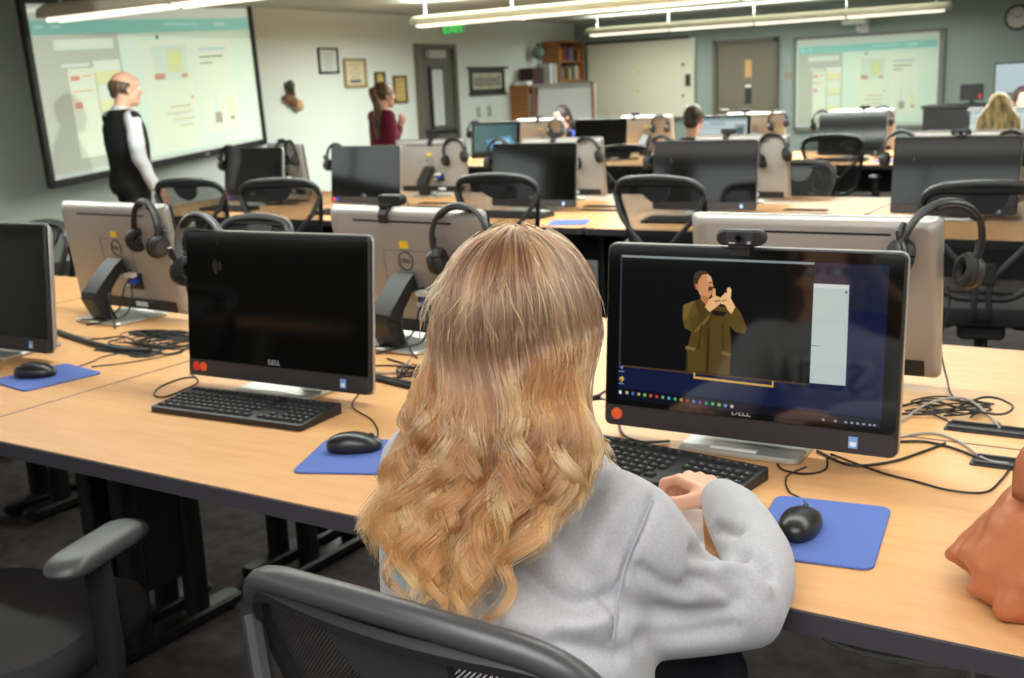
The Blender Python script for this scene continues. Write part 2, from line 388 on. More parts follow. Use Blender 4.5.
# ------------------------------------------------------------------ ceiling light fixtures
LBODY = mat('light_housing', (184,177,156), .5); TUBE = mat('lit_tube', (255,250,236), .5, emit=(255,246,226), es=1.4)
def fixture(y, x0, n, label, rz=0., z=2.17):
    L = 1.22*n
    f = thing('ceiling_light', label, 'ceiling light', (x0, y, 0), rz, 'suspended linear ceiling lights')
    m = MB(); prof = [(-.10,0),(-.085,.055),(-.03,.085),(.03,.085),(.085,.055),(.10,0),(.085,-.008),(-.085,-.008)]
    m.loft([[(x, a, z+b) for a, b in prof] for x in (0, L)], LBODY); obj('housing', m, f)
    obj('end_cap', MB().loft([[(x, a*s, z+b*s+(1-s)*.02) for a, b in prof] for x, s in ((-.07,.5),(-.04,.9),(0,1.02),(.012,1.02))], LBODY), f)
    obj('end_cap', MB().loft([[(L+x, a*s, z+b*s+(1-s)*.02) for a, b in prof] for x, s in ((-.012,1.02),(0,1.02),(.04,.9),(.07,.5))], LBODY), f)
    for i in range(n):
        xa = 1.22*i
        obj('lamp', MB().tube([(xa+.03,-.045,z-.02),(xa+1.19,-.045,z-.016)], .017, TUBE, 10).tube([(xa+.03,.045,z-.02),(xa+1.19,.045,z-.016)], .017, TUBE, 10), f)
    for i in range(n+1):
        xa = min(max(1.22*i, .12), L-.12)
        obj('hanger', MB().cyl((xa,0,z+.08),(xa,0,ZC),.01,WHT,8), f)
    return f, L
fixture(4.95, -6.72, 5, 'linear light hanging over the second row of computer tables, in front of the big screen', z=2.05)
fixture(10.0, -7.38, 7, 'linear light hanging over the third row of computer tables, ending above the side door')
fixture(14.7, -7.75, 4, 'linear light hanging in front of the cream whiteboard and back door', R(2.5))
fixture(2.4, -6.2, 8, 'linear light hanging above the nearest row of computer tables')
def area(name, loc, sx, sy, power, col=(1,.97,.9), rx=0.):
    l = bpy.data.lights.new(name, 'AREA'); l.shape = 'RECTANGLE'; l.size = sx; l.size_y = sy; l.energy = power; l.color = col
    o = bpy.data.objects.new(name, l); COL.objects.link(o); o.location = loc; o.rotation_euler = (rx, 0, 0); return o
LC = (.93,1,.94)
LP = dict(a=125, b=450, c=75, d=140)
for y, x0, L, k, zz in ((4.95,-5.5,4.8,'a',2.01),(10.0,-7.38,8.5,'b',2.135),(14.7,-7.75,4.9,'c',2.135),(2.4,-6.2,9.76,'d',2.135)):
    area('tube_light', (x0+L/2, y, zz), L, .18, LP[k], col=LC)
    area('tube_uplight', (x0+L/2, y, zz+.13), L, .14, LP[k]*dict(a=.15,b=.4,c=.4,d=.06)[k], col=LC, rx=PI)
area('flash_bounce_fill', (.1, -.6, 2.38), 2.6, 2.0, 126, col=(1,.98,.96))  # added fill, stands in for flash bounced off the ceiling
area('rear_ceiling_fill', (-3.2, -2.7, 2.39), 8.5, 1.3, 50, col=(1,.98,.95))  # added fill, gives the dark screens a bright ceiling to mirror
for cx_, cy_, w_, h_, lb in ((.1,-.6,2.6,2.0,'wide added fill panel, standing in for bounced flash, right above the photographer'),(-3.2,-2.7,8.5,1.3,'long added fill panel, mirrored in the dark screens, along the wall behind the photographer')):
    f = thing('added_fill_housing', lb, 'ceiling light', (cx_, cy_, ZC))  # housings made up for the two added fill lights
    obj('housing', MB().box((0,0,-.006),(w_+.06,h_+.06,.012),LBODY), f)
    m = MB()
    for s in (-1,1): m.box((s*(w_/2+.02),0,-.02),(.03,h_+.07,.04),LBODY).box((0,s*(h_/2+.02),-.02),(w_,.03,.04),LBODY)
    obj('frame', m, f)
# projector lamp (throws plain pale light on the big screen, the page is painted)
pl = bpy.data.lights.new('projector_lamp', 'SPOT'); pl.energy = 760; pl.spot_size = R(40); pl.spot_blend = .02; pl.shadow_soft_size = .015; pl.color = (.93,1,.93)
po = bpy.data.objects.new('projector_lamp', pl); COL.objects.link(po); po.location = (-1.7, 3.05, 1.98)
tgt = MS @ V((Wd/2, Ht/2, 0)); fw_ = (tgt-po.location).normalized()
zc_ = -fw_; xc_ = ux - fw_*ux.dot(fw_); xc_.normalize(); yc_ = zc_.cross(xc_)
po.matrix_world = Matrix(((xc_.x,yc_.x,zc_.x,po.location.x),(xc_.y,yc_.y,zc_.y,po.location.y),(xc_.z,yc_.z,zc_.z,po.location.z),(0,0,0,1)))
pl.use_nodes = True; nt = pl.node_tree; em = nt.nodes['Emission']
tc = nt.nodes.new('ShaderNodeTexCoord'); sx = nt.nodes.new('ShaderNodeSeparateXYZ'); nt.links.new(tc.outputs['Normal'], sx.inputs[0])
cs = []
Minv = po.matrix_world.inverted()
for q in ((.0,0),(Wd,0),(Wd,Ht),(0,Ht)):
    k = Minv @ (MS @ V((q[0],q[1],0))); cs.append((k.x/-k.z, k.y/-k.z))
def mth(op, a, b=None, c=None):
    n = nt.nodes.new('ShaderNodeMath'); n.operation = op
    for i, x in enumerate((a, b, c)):
        if x is None: continue
        if isinstance(x, (int, float)): n.inputs[i].default_value = x
        else: nt.links.new(x, n.inputs[i])
    return n.outputs[0]
az = mth('ABSOLUTE', sx.outputs['Z']); qx = mth('DIVIDE', sx.outputs['X'], az); qy = mth('DIVIDE', sx.outputs['Y'], az)
prod = None
for i in range(4):       # inside the four edges of the screen's outline as seen from the lamp
    (xa, ya), (xb, yb) = cs[i], cs[(i+1) % 4]
    nx, ny = -(yb-ya), (xb-xa); c0 = -(nx*xa+ny*ya)
    v = mth('GREATER_THAN', mth('ADD', mth('MULTIPLY_ADD', qx, nx, c0), mth('MULTIPLY', qy, ny)), 0.)
    prod = v if prod is None else mth('MULTIPLY', prod, v)
nt.links.new(prod, em.inputs['Strength'])
# the ceiling projector this lamp sits in
p = thing('projector', 'white ceiling-hung projector aimed at the big screen', 'projector', (-1.7, 3.05, 1.98))
rz_ = math.atan2(fw_.y, fw_.x)
p.rotation_euler = (0, 0, rz_)
obj('housing', MB().plate((-.2,0,0), .3, .26, .1, .03, WHT, 'z', .008), p)
obj('ceiling_pole', MB().cyl((-.2,0,.05),(-.2,0,ZC-1.98),.02,WHT), p)
obj('lens', MB().cyl((-.06,0,0),(-.02,0,0),.03,DKG), p)
# ------------------------------------------------------------------ computer tables
TW, TD, TH = 1.205, .80, .74
def table(x0, y0, far, label, group):
    """one table, x0..x0+TW, y0..y0+TD; far: users sit on its +y side"""
    t = thing('computer_table', label, 'table', (x0+TW/2, y0+TD/2, 0), PI if far else 0, group)
    def top():
        m = MB(); rings = []
        for z, i in ((-.027,.004),(-.023,.002),(-.001,.002),(0,.003)):
            rings.append([(a,b,TH+z) for a,b in rr(TW-.007-2*i, TD-.005-2*i, .035, 6)])
        return m.loft(rings, WOOD)
    obj('table_top', cached('table_top', top), t)
    def edge():
        m = MB(); o = rr(TW-.005, TD-.003, .038, 6); k = rr(TW-.014, TD-.012, .034, 6); n = len(o); r = []
        for q, z in ((k,TH-.036),(o,TH-.034),(o,TH-.003),(k,TH-.0004)): r.append([(a,b,z) for a,b in q])
        return m.loft(r, EDGE, caps=False).add([(a,b,TH-.036) for a,b in k], [tuple(range(n))], EDGE)
    obj('edge_band', cached('table_edge', edge), t)
    def leg():
        m = MB()
        m.plate((0,.0,.03), .065, .70, .035, .03, BLKM, 'z', .008)
        for y in (.0,.20): m.loft([[(a,b+y,z) for a,b in rr(.05,.07,.022,5)] for z in (.04,TH-.06)], BLKM)
        m.box((0,.1,.42),(.02,.16,.5),BLKM); m.box((0,.06,TH-.048),(.05,.62,.022),BLKM)
        for y in (-.31,.31): m.cyl((0,y,.0),(0,y,.014),.02,BLKM,12)
        return m
    lg = cached('table_leg', leg)
    obj('leg', lg, t, (-TW/2+.035,0,0)); obj('leg', lg, t, (TW/2-.09,0,0))
    obj('stretcher', cached('table_stretcher', lambda: MB().box((0,.28,.56),(TW-.16,.018,.2),BLKM)), t)
    def slot():
        m = MB().plate((0,0,TH+.001), .24,.06,.004,.006,BLK,'z',.001)
        for a,b in ((.0,.02),(.0,-.02)): m.box((a,b,TH+.005),(.225,.007,.005),BLK2)
        return m
    obj('cable_slot', cached('cable_slot', slot), t, (.34 if not far else -.26, TD/2-.095, 0))
    return t
NB = ('front table row', 'second table row', 'third table row')
ordn = ['first','second','third','fourth','fifth','sixth']
for r, (xs, n, y0) in enumerate(((-4.755, 5, 1.327), (-6.25, 6, 4.85), (-6.8, 5, 8.78))):
    for i in range(n):
        for f in (0, 1):
            lab = 'maple-topped table, %s from the screen wall, %s side of the %s' % (ordn[i], 'far' if f else 'near', NB[r])
            table(xs+TW*i, y0+TD*f, f, lab, 'computer tables')

# ------------------------------------------------------------------ all-in-one computers
PW, PH, TILT = .566, .362, .11
DELL = cached('dell_small', lambda: text_mesh('dell_small', 'DELL', .017, LOGO))
def monitor(x, y, yaw, label, front=None, dots=(), sticker=True, z=TH, screen=None):
    t = thing('desktop_computer', label, 'computer', (x, y, z), R(yaw), 'all-in-one desktop computers')
    T = Matrix.Translation((0,0,.028)) @ Matrix.Rotation(-TILT, 4, 'X')
    def P(fn, sm=35):
        def g():
            m = MB(); m.M = T; fn(m); return m
        return g
    def fr(m):
        m.plate((0,.006,PH/2), PW, PH, .014, .014, BLK, 'y', .003)
    obj('bezel', cached('mon_bezel', P(fr)), t)
    obj('screen_glass', cached('mon_glass', P(lambda m: m.plate((0,-.0012,PH/2+.019), PW-.006, PH-.046, .002, .010, GLASS, 'y', .0005))), t)
    obj('chin', cached('mon_chin', P(lambda m: m.plate((0,-.001,.0205), PW-.004, .04, .003, .012, CHIN, 'y', .001))), t)
    def shell(m):
        rings = []
        for yy, ins, r in ((.012,.0,.014),(.022,.001,.016),(.034,.010,.02),(.038,.02,.03)):
            rings.append([(-a,yy,b+PH/2) for a,b in rr(PW-2*ins, PH-2*ins, r, 6)])
        m.loft(rings, SILV)
    obj('back_shell', cached('mon_shell', P(shell)), t)
    obj('rim', cached('mon_rim', P(lambda m: m.plate((0,.0155,PH/2), PW+.004, PH+.004, .007, .016, RIM, 'y', .002))), t)
    obj('vent_strip', cached('mon_vent', P(lambda m: m.box((0,.0385,PH-.035),(.36,.003,.005),BLK))), t)
    bs = obj('bottom_strip', cached('mon_bottom', P(lambda m: m.box((0,.0385,.026),(PW-.06,.003,.036),BLK))), t)
    obj('strip_label', cached('mon_strip_label', P(lambda m: m.box((-.075,.0405,.026),(.06,.003,.016),PAPER))), bs)
    def vesa(m):
        for a, b, w, h in ((0,.115,.16,.0015),(0,-.0,.16,.0015),(-.08,.0575,.0015,.115),(.08,.0575,.0015,.115)):
            m.box((a,.0384,.13+b),(w,.0016,h),mat('panel_gap',(110,106,100),.5))
    obj('panel_gap', cached('mon_vesa', P(vesa)), t)
    def logo(m):
        m.tube([(.026*math.cos(2*PI*i/24),.039,.215+.026*math.sin(2*PI*i/24)) for i in range(25)], .0018, BLK2, 6)
    lg = obj('round_badge', cached('mon_logo', P(logo)), t)
    o = obj('badge_lettering', cached('dell_back', lambda: text_mesh('dell_back', 'DELL', .018, BLK2)), t)
    o.matrix_local = T @ Matrix.Translation((0,.0395,.215)) @ Matrix.Rotation(PI, 4, 'Z') @ Matrix.Rotation(PI/2, 4, 'X')
    def ports(m):
        m.box((-.065,.039,.105),(.075,.004,.055),BLK)
    pp = obj('port_panel', cached('mon_ports', P(ports)), t)
    obj('plug', cached('mon_plug_blue', P(lambda m: m.box((-.072,.052,.108),(.034,.026,.014),BLUEP))), pp)
    obj('plug', cached('mon_plug_white', P(lambda m: m.box((-.06,.05,.128),(.045,.02,.014),WHT))), pp)
    obj('plug', cached('mon_plug_small', P(lambda m: m.box((-.045,.048,.095),(.02,.018,.01),WHT))), pp)
    if sticker: obj('yellow_sticker', cached('mon_sticker', P(lambda m: m.box((.0,.0387,.262),(.032,.0012,.02),YEL))), t)
    o = obj('brand_lettering', DELL, t); o.matrix_local = T @ Matrix.Translation((0,-.0027,.052)) @ Matrix.Rotation(PI/2, 4, 'X')
    obj('blue_badge', cached('mon_badge', P(lambda m: m.box((PW/2-.075,-.0031,.021),(.016,.001,.021),mat('badge_blue',(120,170,226),.4)).box((PW/2-.075,-.0036,.018),(.011,.0006,.008),mat('badge_white',(226,236,246),.4)))), t)
    for k, mm in enumerate(dots):
        obj('round_sticker', cached('mon_dot_'+mm.name, P(lambda m: m.cyl((-PW/2+.028,-.0024,.024),(-PW/2+.028,-.0036,.024),.0115,mm,20))), t, (.024*k,0,0))
    def base():
        m = MB(); m.plate((0,.075,.006), .235, .21, .012, .02, STAND, 'z', .004); return m
    def tails():
        m = MB()
        for pts in ([(-.07,.06,.145),(-.075,.10,.12),(-.06,.12,.05),(-.02,.15,.018),(.06,.19,.012)],[(-.055,.055,.165),(-.03,.10,.15),(-.04,.14,.07),(-.09,.17,.018),(-.14,.20,.004)],[(-.045,.055,.13),(-.09,.09,.08),(-.10,.13,.03),(-.05,.17,.016),(.0,.21,.004)]):
            m.tube(catmull(pts,5), .0026, WIRE, 6)
        return m
    obj('plugged_leads', cached('mon_tails', tails), t)
    b = obj('stand_base', cached('mon_base', base), t)
    obj('base_label', cached('mon_base_label', lambda: MB().box((-.01,-.012,.0125),(.09,.012,.0012),PAPER)), b)
    def arm():
        m = MB()
        for pth, w in (([(.205,.075),(.185,.105),(.12,.175),(.100,.190),(.085,.150),(.155,.085),(.150,.055)],.075), ([(.110,.192),(.085,.196),(.012,.160),(.012,.115),(.085,.145)],.066)):
            pts = [(z_, y_) for z_, y_ in pth]
            m.prism([(-w/2, y_, z_) for z_, y_ in pts], (w,0,0), BLK)
        return m
    obj('stand_arm', cached('mon_arm', arm), t)
    if screen: screen(t, T)
    return t, T
def lit(parent, T, patches, name='lit_screen', W=.509, H=.286):
    """a lit display made of flat coloured areas; patch = (polygon in 0..1, colour, strength)"""
    m = MB()
    for k, (poly, col, es) in enumerate(patches):
        mm = mat('display_%d_%d_%d_%s' % (*col, str(es)), (4,4,5), .07, spec=1.0, emit=col, es=es)
        zz = -.0024-.00004*k
        m.add([((u-.5)*W, zz, .053+(1-v)*H) for u, v in poly], [tuple(range(len(poly)))], mm)
    o = obj(name, m.mesh(name, 0), parent); o.matrix_local = T; return o
def rect(a, b, c, d): return [(a,b),(c,b),(c,d),(a,d)]
def blue_screen(t, T):
    lit(t, T, [(rect(0,0,1,1),(60,100,104),.5),(rect(.02,.05,.98,.93),(84,128,134),.55),([(.3,.55),(.85,.4),(.95,.75),(.35,.85)],(100,170,214),.8),([(.45,.58),(.8,.5),(.85,.68),(.5,.74)],(170,220,240),.9),(rect(0,.94,1,1),(30,50,60),.3)])
def page_screen(t, T):
    lit(t, T, [(rect(0,0,1,1),(206,222,222),.8),(rect(0,0,1,.09),(150,176,180),.7),(rect(.05,.2,.6,.23),(150,190,206),.7),(rect(.05,.3,.55,.32),(170,190,200),.7),(rect(.3,.14,.6,.17),(120,160,190),.7),(rect(.78,.2,.97,.75),(176,190,192),.6),(rect(.82,.3,.93,.5),(110,130,140),.5),(rect(0,.94,1,1),(60,80,90),.4)])
# main screen: a signing man in a video window, drawn from flat areas
CQ = ((40,33),(890,70),(865,565),(46,490))
def cp(*pts): return [bil(CQ, x, y) for x, y in pts]
def main_screen(t, T):
    S = []
    A = lambda pts, c, e=.75: S.append((cp(*pts), c, e))
    S.append((rect(0,0,1,1),(16,30,74),.55))
    A([(675,67),(888,72),(884,215),(780,205),(675,190)],(34,46,74),.5)  # reflection on the glass, painted in as a slate area
    A([(42,36),(672,64),(662,436),(50,383)],(6,6,8),.5)
    A([(41,32),(673,60),(673,67),(41,39)],(170,176,180),.6)
    A([(40,33),(45,33),(52,384),(47,384)],(74,82,92),.5)
    A([(50,380),(662,433),(662,438),(50,385)],(110,76,50),.5)
    A([(672,124),(776,129),(766,437),(662,430)],(196,212,208),.8)
    A([(672,124),(776,129),(775,142),(672,137)],(214,226,222),.8)
    A([(764,147),(771,147),(771,154),(764,154)],(110,130,140),.6)
    A([(666,312),(690,314),(690,317),(666,315)],(150,166,166),.6)
    # coat
    A([(262,190),(300,176),(318,172),(345,185),(352,210),(330,250),(296,276),(268,262),(260,232)],(104,84,32))
    A([(285,230),(330,205),(362,190),(405,196),(412,240),(420,300),(418,410),(350,404),(275,398),(278,330),(292,270)],(92,72,26))
    A([(300,176),(322,170),(362,196),(352,260),(340,330),(318,240)],(82,62,22))
    A([(322,172),(336,190),(330,176)],(150,140,120),.7)
    A([(408,215),(432,192),(450,215),(470,262),(462,278),(436,276),(410,250)],(98,78,30))
    A([(262,190),(300,176),(285,205),(272,240),(262,232)],(128,106,46))
    A([(296,276),(352,214),(346,236),(312,272)],(124,102,44))
    A([(275,318),(306,326),(302,334),(272,328)],(140,118,58))
    A([(392,334),(422,342),(418,350),(390,344)],(130,108,50))
    A([(355,205),(404,212),(396,226),(360,222)],(34,26,12))
    A([(346,262),(352,262),(350,404),(340,402)],(58,44,16))
    A([(276,345),(282,345),(282,398),(276,398)],(60,46,18)); A([(322,250),(327,250),(318,330),(312,330)],(66,50,18)); A([(390,250),(394,250),(398,330),(393,330)],(64,48,18))
    # head and hands
    A([(294,100),(300,88),(318,82),(338,86),(352,100),(354,118),(340,112),(318,116),(306,138),(298,140),(293,122)],(74,54,40))
    A([(310,116),(322,96),(340,94),(352,104),(356,120),(360,134),(355,142),(356,154),(348,166),(330,168),(316,158),(308,140)],(212,148,100),.85)
    A([(340,96),(352,104),(356,120),(346,122),(338,110)],(234,178,130),.85)
    A([(300,124),(308,124),(310,142),(303,142)],(206,120,86),.8)
    A([(344,133),(358,133),(357,146),(350,144),(344,150)],(98,48,30),.7)
    A([(344,118),(354,118),(354,122),(344,121)],(80,50,36),.6)
    A([(318,158),(346,166),(352,182),(338,190),(320,174)],(196,128,84),.75)
    A([(334,196),(348,172),(366,160),(386,168),(384,186),(366,200),(350,212)],(232,180,124),.9)
    A([(356,164),(358,140),(366,138),(368,162)],(226,172,116),.85)
    A([(384,168),(398,152),(412,154),(418,172),(432,196),(420,218),(408,206),(400,190),(386,186)],(238,188,130),.9)
    A([(406,160),(404,140),(412,134),(418,142),(417,166)],(240,192,136),.9)
    A([(366,176),(384,174),(384,178),(366,181)],(176,116,72),.7); A([(388,176),(404,172),(404,176),(388,180)],(180,118,72),.7)
    # gold bracket, taskbar, icons
    for q in ([(302,402),(307,402),(307,418),(302,418)],[(302,414),(552,440),(552,446),(302,421)],[(550,426),(555,426),(555,446),(550,446)]): A(q,(222,172,84),.8)
    A([(46,452),(866,540),(865,565),(46,490)],(10,16,34),.5)
    A([(52,462),(60,463),(60,473),(52,472)],(236,240,240),.9)
    ic = [(206,190,150),(70,110,190),(180,170,140),(120,190,110),(220,90,60),(190,70,60),(110,180,110),(90,160,220),(60,180,140),(200,150,60),(190,40,40),(60,120,190),(120,60,170),(40,150,110),(80,190,110),(150,190,80),(110,150,210),(200,200,190)]
    for i, c in enumerate(ic):
        x = 75+20.5*i; yv = 469+2.25*i*20.5/20.5
        yv = 468+ (x-75)*.112
        A([(x,yv-4),(x+9,yv-3),(x+9,yv+6),(x,yv+5)], c, .85)
    for x in (700,735,765,782,798,815,832,845): A([(x,540+(x-700)*.09),(x+7,541+(x-700)*.09),(x+7,547+(x-700)*.09),(x,546+(x-700)*.09)],(190,200,206),.6)
    A([(52,386),(66,384),(60,394)],(120,160,210),.7); A([(48,398),(68,400),(68,403),(48,401)],(150,166,190),.6)
    A([(53,420),(63,416),(68,426),(62,434),(53,430)],(224,206,110),.8); A([(54,424),(63,424),(63,431),(54,431)],(206,90,60),.8); A([(50,437),(68,439),(68,442),(50,440)],(150,166,190),.6)
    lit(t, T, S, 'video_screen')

MON = {}
def addmon(key, x, y, yaw, label, **k):
    MON[key] = monitor(x, y, yaw, label, **k)
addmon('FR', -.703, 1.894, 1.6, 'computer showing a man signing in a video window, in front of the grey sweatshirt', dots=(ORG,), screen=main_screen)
addmon('FL', -1.852, 1.85, 2.2, 'switched-off computer with a red and an orange round sticker, behind the left keyboard', dots=(RED,ORG))
addmon('F0', -2.985, 1.83, 3, 'switched-off computer cut by the left picture edge, beside a blue mouse mat')
addmon('BR', -.745, 2.505, 180.5, 'computer seen from behind, bright silver back with a big headset on its corner')
addmon('BL', -1.872, 2.484, 176, 'computer seen from behind, silver back with yellow sticker, just behind the long-haired head')
addmon('B1', -3.05, 2.446, 177, 'computer seen from behind, silver back carrying a headset with microphone boom, near the teacher')
addmon('B0', -4.25, 2.5, 178, 'computer seen from behind, only its corner showing at the left picture edge')
q = 5.45
addmon('M1', -5.50, q, -2.7, 'dark-screened computer of the second row closest to the big projection screen', dots=(RED,BLUEP))
addmon('M2', -4.53, 5.46, -1.4, 'dark-screened computer of the second row in front of the woman in maroon', dots=(RED,BLUEP))
addmon('M3', -3.281, 5.455, -.9, 'dark-screened computer of the second row with a silver back close behind its right side')
addmon('M4', -2.235, 5.46, 3.2, 'grey-reflecting computer of the second row in front of the short-haired seated person')
addmon('M5', -.995, 5.46, -2, 'large-looking grey-reflecting computer of the second row with a webcam, below the blond head')
addmon('N1', -5.62, 6.0, 158, 'second-row computer seen from behind, silver back turned aside, beside the dark screen nearest the wall')
addmon('N2', -4.53, 6.25, 182, 'second-row computer seen from behind, silver back with yellow sticker, below the side door')
addmon('N3', -3.42, 6.12, 183, 'second-row computer seen from behind, silver back half hidden by a dark screen')
addmon('N4', -2.24, 6.10, 176, 'second-row computer seen from behind, pale back left of the third-row mesh chair', sticker=False)
addmon('N5', -1.045, 6.12, 174, 'second-row computer from behind, only its pale top edge showing over a grey screen', sticker=False)
addmon('P1', -6.08, 9.42, 2, 'computer of the third row with a lit blue screen', screen=blue_screen)
addmon('P2', -4.90, 9.42, -3, 'dark-screened computer of the third row beside the dark-haired seated woman')
addmon('P3', -3.70, 9.42, -3, 'computer of the third row with a lit white page on screen', screen=page_screen)
addmon('P4', -2.545, 9.45, -2, 'dark-screened computer of the third row in front of the back projection board')
addmon('Q1', -5.90, 10.1, 180, 'third-row computer seen from behind, silver back hiding part of the dark-haired woman')
addmon('Q2', -4.69, 10.1, 178, 'third-row computer seen from behind, yellow-stickered silver back under the cream whiteboard')
addmon('Q3', -3.58, 10.1, 177, 'third-row computer seen from behind, silver back in front of the taupe door', sticker=False)
addmon('Q4', -2.60, 10.08, 178, 'third-row computer seen from behind, pale back mostly hidden by a dark screen', sticker=False)

# ------------------------------------------------------------------ headsets
HB = mat('headset_black', (28,28,30), .42); HG = mat('headset_grey_band', (96,98,102), .35)
def headset(world, label, boom=True, light=False):
    t = thing('headset', label, 'headset', group='headsets hung on the computers'); t.matrix_world = world
    bm_ = HG if light else HB
    def band():
        m = MB(); pts = []
        for i in range(25):
            a = R(-12+204*i/24); pts.append((.083*math.cos(a), 0, .098*math.sin(a)))
        m.tube(pts, [.006]*25, bm_, 8, 2.2, up=(0,1,0)); return m
    obj('headband', cached('hs_band'+str(light), band), t)
    def pad():
        m = MB(); pts = []
        for i in range(13):
            a = R(50+80*i/12); pts.append((.076*math.cos(a), 0, .091*math.sin(a)))
        return m.tube(pts, [.004]+[.008]*11+[.004], FOAM, 8, 2.0, up=(0,1,0))
    obj('headband_pad', cached('hs_pad', pad), t)
    for s in (-1, 1):
        def cup():
            m = MB()
            for rad, x0, x1 in ((.036,.012,.022),(.032,.022,.03)): m.cyl((x0,0,0),(x1,0,0),rad,HB,20,bev=.003)
            m.tube([(.018,0,.035),(.022,0,.05),(.016,0,.07)], [.007,.009,.006], HB, 8)
            m.cyl((.03,0,0),(.0325,0,0),.02,BLK2,16)
            return m
        c = obj('ear_cup', cached('hs_cup', cup), t, (s*.068,0,-.04), (R(20)*s, 0, PI if s < 0 else 0))
        def cush():
            m = MB()
            return m.tube([(0.002,.027*math.cos(2*PI*i/20),.027*math.sin(2*PI*i/20)) for i in range(21)], .0125, FOAM, 8)
        obj('ear_cushion', cached('hs_cush', cush), c)
    if boom:
        def bo():
            m = MB(); m.tube(catmull([(.075,-.004,-.045),(.08,-.04,-.06),(.06,-.09,-.07),(.02,-.115,-.07)],5), .004, HB, 7)
            m.ell((.012,-.117,-.07),(.014,.009,.009),FOAM,10,8); m.cyl((.066,-.0,-.045),(.098,-.0,-.045),.014,HB,12); return m
        obj('microphone_boom', cached('hs_boom', bo), t)
    return t
def hang(key, side, label, dx=0., dz=0., dy=.062, roll=0., tw=0., boom=True, light=False):
    """hang a headset on a top corner of computer key; side -1/+1 in the panel's own x"""
    t, T = MON[key]
    W = Matrix.Translation(t.location) @ Matrix.Rotation(t.rotation_euler.z, 4, 'Z')
    c = Matrix.Translation((side*(PW/2-.03)+dx, dy, PH*math.cos(TILT)+.028-.082+dz)) @ Matrix.Rotation(R(roll), 4, 'Y') @ Matrix.Rotation(R(tw), 4, 'Z')
    return headset(W @ c, label, boom, light)
hang('FL', -1, 'headset band showing round the top corner of the red-and-orange-stickered dark screen', dx=-.004, dz=.022, roll=-8, boom=False, light=True)
hang('BL', -1, 'headset with thick cups hanging over the silver back next to the long blond hair', dx=.035, dz=.0, dy=.085, roll=12, tw=15)
hang('BR', -1, 'large clear headset with blue cable end on the bright silver back', dx=-.036, dz=.026, dy=.10, roll=-18, tw=34)
hang('B1', -1, 'headset with microphone boom pointing at a yellow sticker on a silver back', dx=.045, dz=.0, dy=.09, roll=-4, tw=-12)
hang('B0', -1, 'headset cut by the left picture edge, level with the teacher\'s hand', dx=.02, dz=-.01, boom=False)
hang('M1', -1, 'headset behind the left corner of the dark screen nearest the big projection screen', dx=-.01, dz=.0, boom=False)
hang('N1', -1, 'round-looking headset on the turned-aside silver back', dx=.10, dz=.01, dy=.085)
hang('M2', -1, 'headset behind the left corner of the dark screen in front of the woman in maroon', dx=-.01, dz=.0, boom=False)
hang('N2', -1, 'headset on the silver back below the side door', dx=.04, dz=-.01, dy=.085, roll=10)
hang('M3', -1, 'headset band over a dark screen corner, beside the silver back below the side door', dx=0, dz=.012, boom=False)
hang('N3', -1, 'headset on the silver back half hidden behind a dark screen', dx=.07, dz=-.015, dy=.085, roll=14)
hang('M4', -1, 'headset band over the left corner of the grey screen in front of the short-haired person', dx=0, dz=.012, boom=False)
hang('N4', -1, 'headset on the pale silver back left of the third-row mesh chair', dx=.05, dz=-.01, dy=.085, roll=14)
hang('M5', -1, 'light-banded headset over the left corner of the large grey screen', dx=0, dz=.015, boom=False, light=True)
hang('N5', -1, 'headset at the right corner behind the large grey screen, under the blond head', dx=.03, dz=-.02, dy=.085)
hang('P1', -1, 'headset behind the left corner of the lit blue screen', dx=0, dz=.0, boom=False)
hang('Q1', -1, 'headset on the silver back in front of the dark-haired woman', dx=.06, dz=-.02, dy=.085)
hang('P2', -1, 'headset at the left corner of the dark third-row screen', dx=-.04, dz=-.02, boom=False)
hang('Q2', -1, 'headset on the silver back below the cream whiteboard', dx=.10, dz=-.01, dy=.085)
hang('Q3', -1, 'headset on the silver back below the taupe back door', dx=.03, dz=.0, dy=.085, roll=14)
hang('P4', -1, 'headset at the left corner of the dark screen in front of the projection board', dx=-.01, dz=.0, boom=False)
hang('Q4', -1, 'headset on the pale back at the right of the third-row dark screen', dx=.07, dz=.01, dy=.085)

# ------------------------------------------------------------------ webcams
def webcam(key, dx, label, back=False, big=1.):
    t, T = MON[key]
    W = Matrix.Translation(t.location) @ Matrix.Rotation(t.rotation_euler.z, 4, 'Z') @ T @ Matrix.Translation((dx, .006, PH+.002)) @ Matrix.Rotation(TILT, 4, 'X')
    w = thing('webcam', label, 'webcam', group='webcams clipped on the computers'); w.matrix_world = W
    def body():
        m = MB(); m.plate((0,-.004,.017), .092, .029, .024, .0135, BLK, 'y', .004)
        return m.plate((0,-.0165,.017), .05, .025, .004, .006, BLK2, 'y', .001)
    obj('body', cached('wc_body', body), w)
    def lens():
        m = MB(); m.cyl((0,-.017,.017),(0,-.022,.017),.0095,BLK,20).cyl((0,-.0215,.017),(0,-.0228,.017),.006,GLASS,16); return m
    obj('lens', cached('wc_lens', lens), w)
    obj('lettering', cached('wc_txt', lambda: MB().box((-.014,-.0187,.008),(.012,.0006,.003),LOGO).box((.018,-.0187,.009),(.006,.0006,.005),LOGO)), w)
    def clip():
        m = MB(); m.box((0,-.006,.0015),(.04,.03,.005),BLK); m.box((0,-.0125,-.008),(.036,.004,.016),BLK)
        m.prism([(-.014,.03,.004),(-.014,.045,-.02),(-.014,.04,-.045),(-.014,.034,-.045),(-.014,.036,-.02),(-.014,.0,-.0)],(.028,0,0),BLK)
        return m.box((0,.018,.003),(.028,.04,.006),BLK)
    obj('clip', cached('wc_clip', clip), w)
    return w
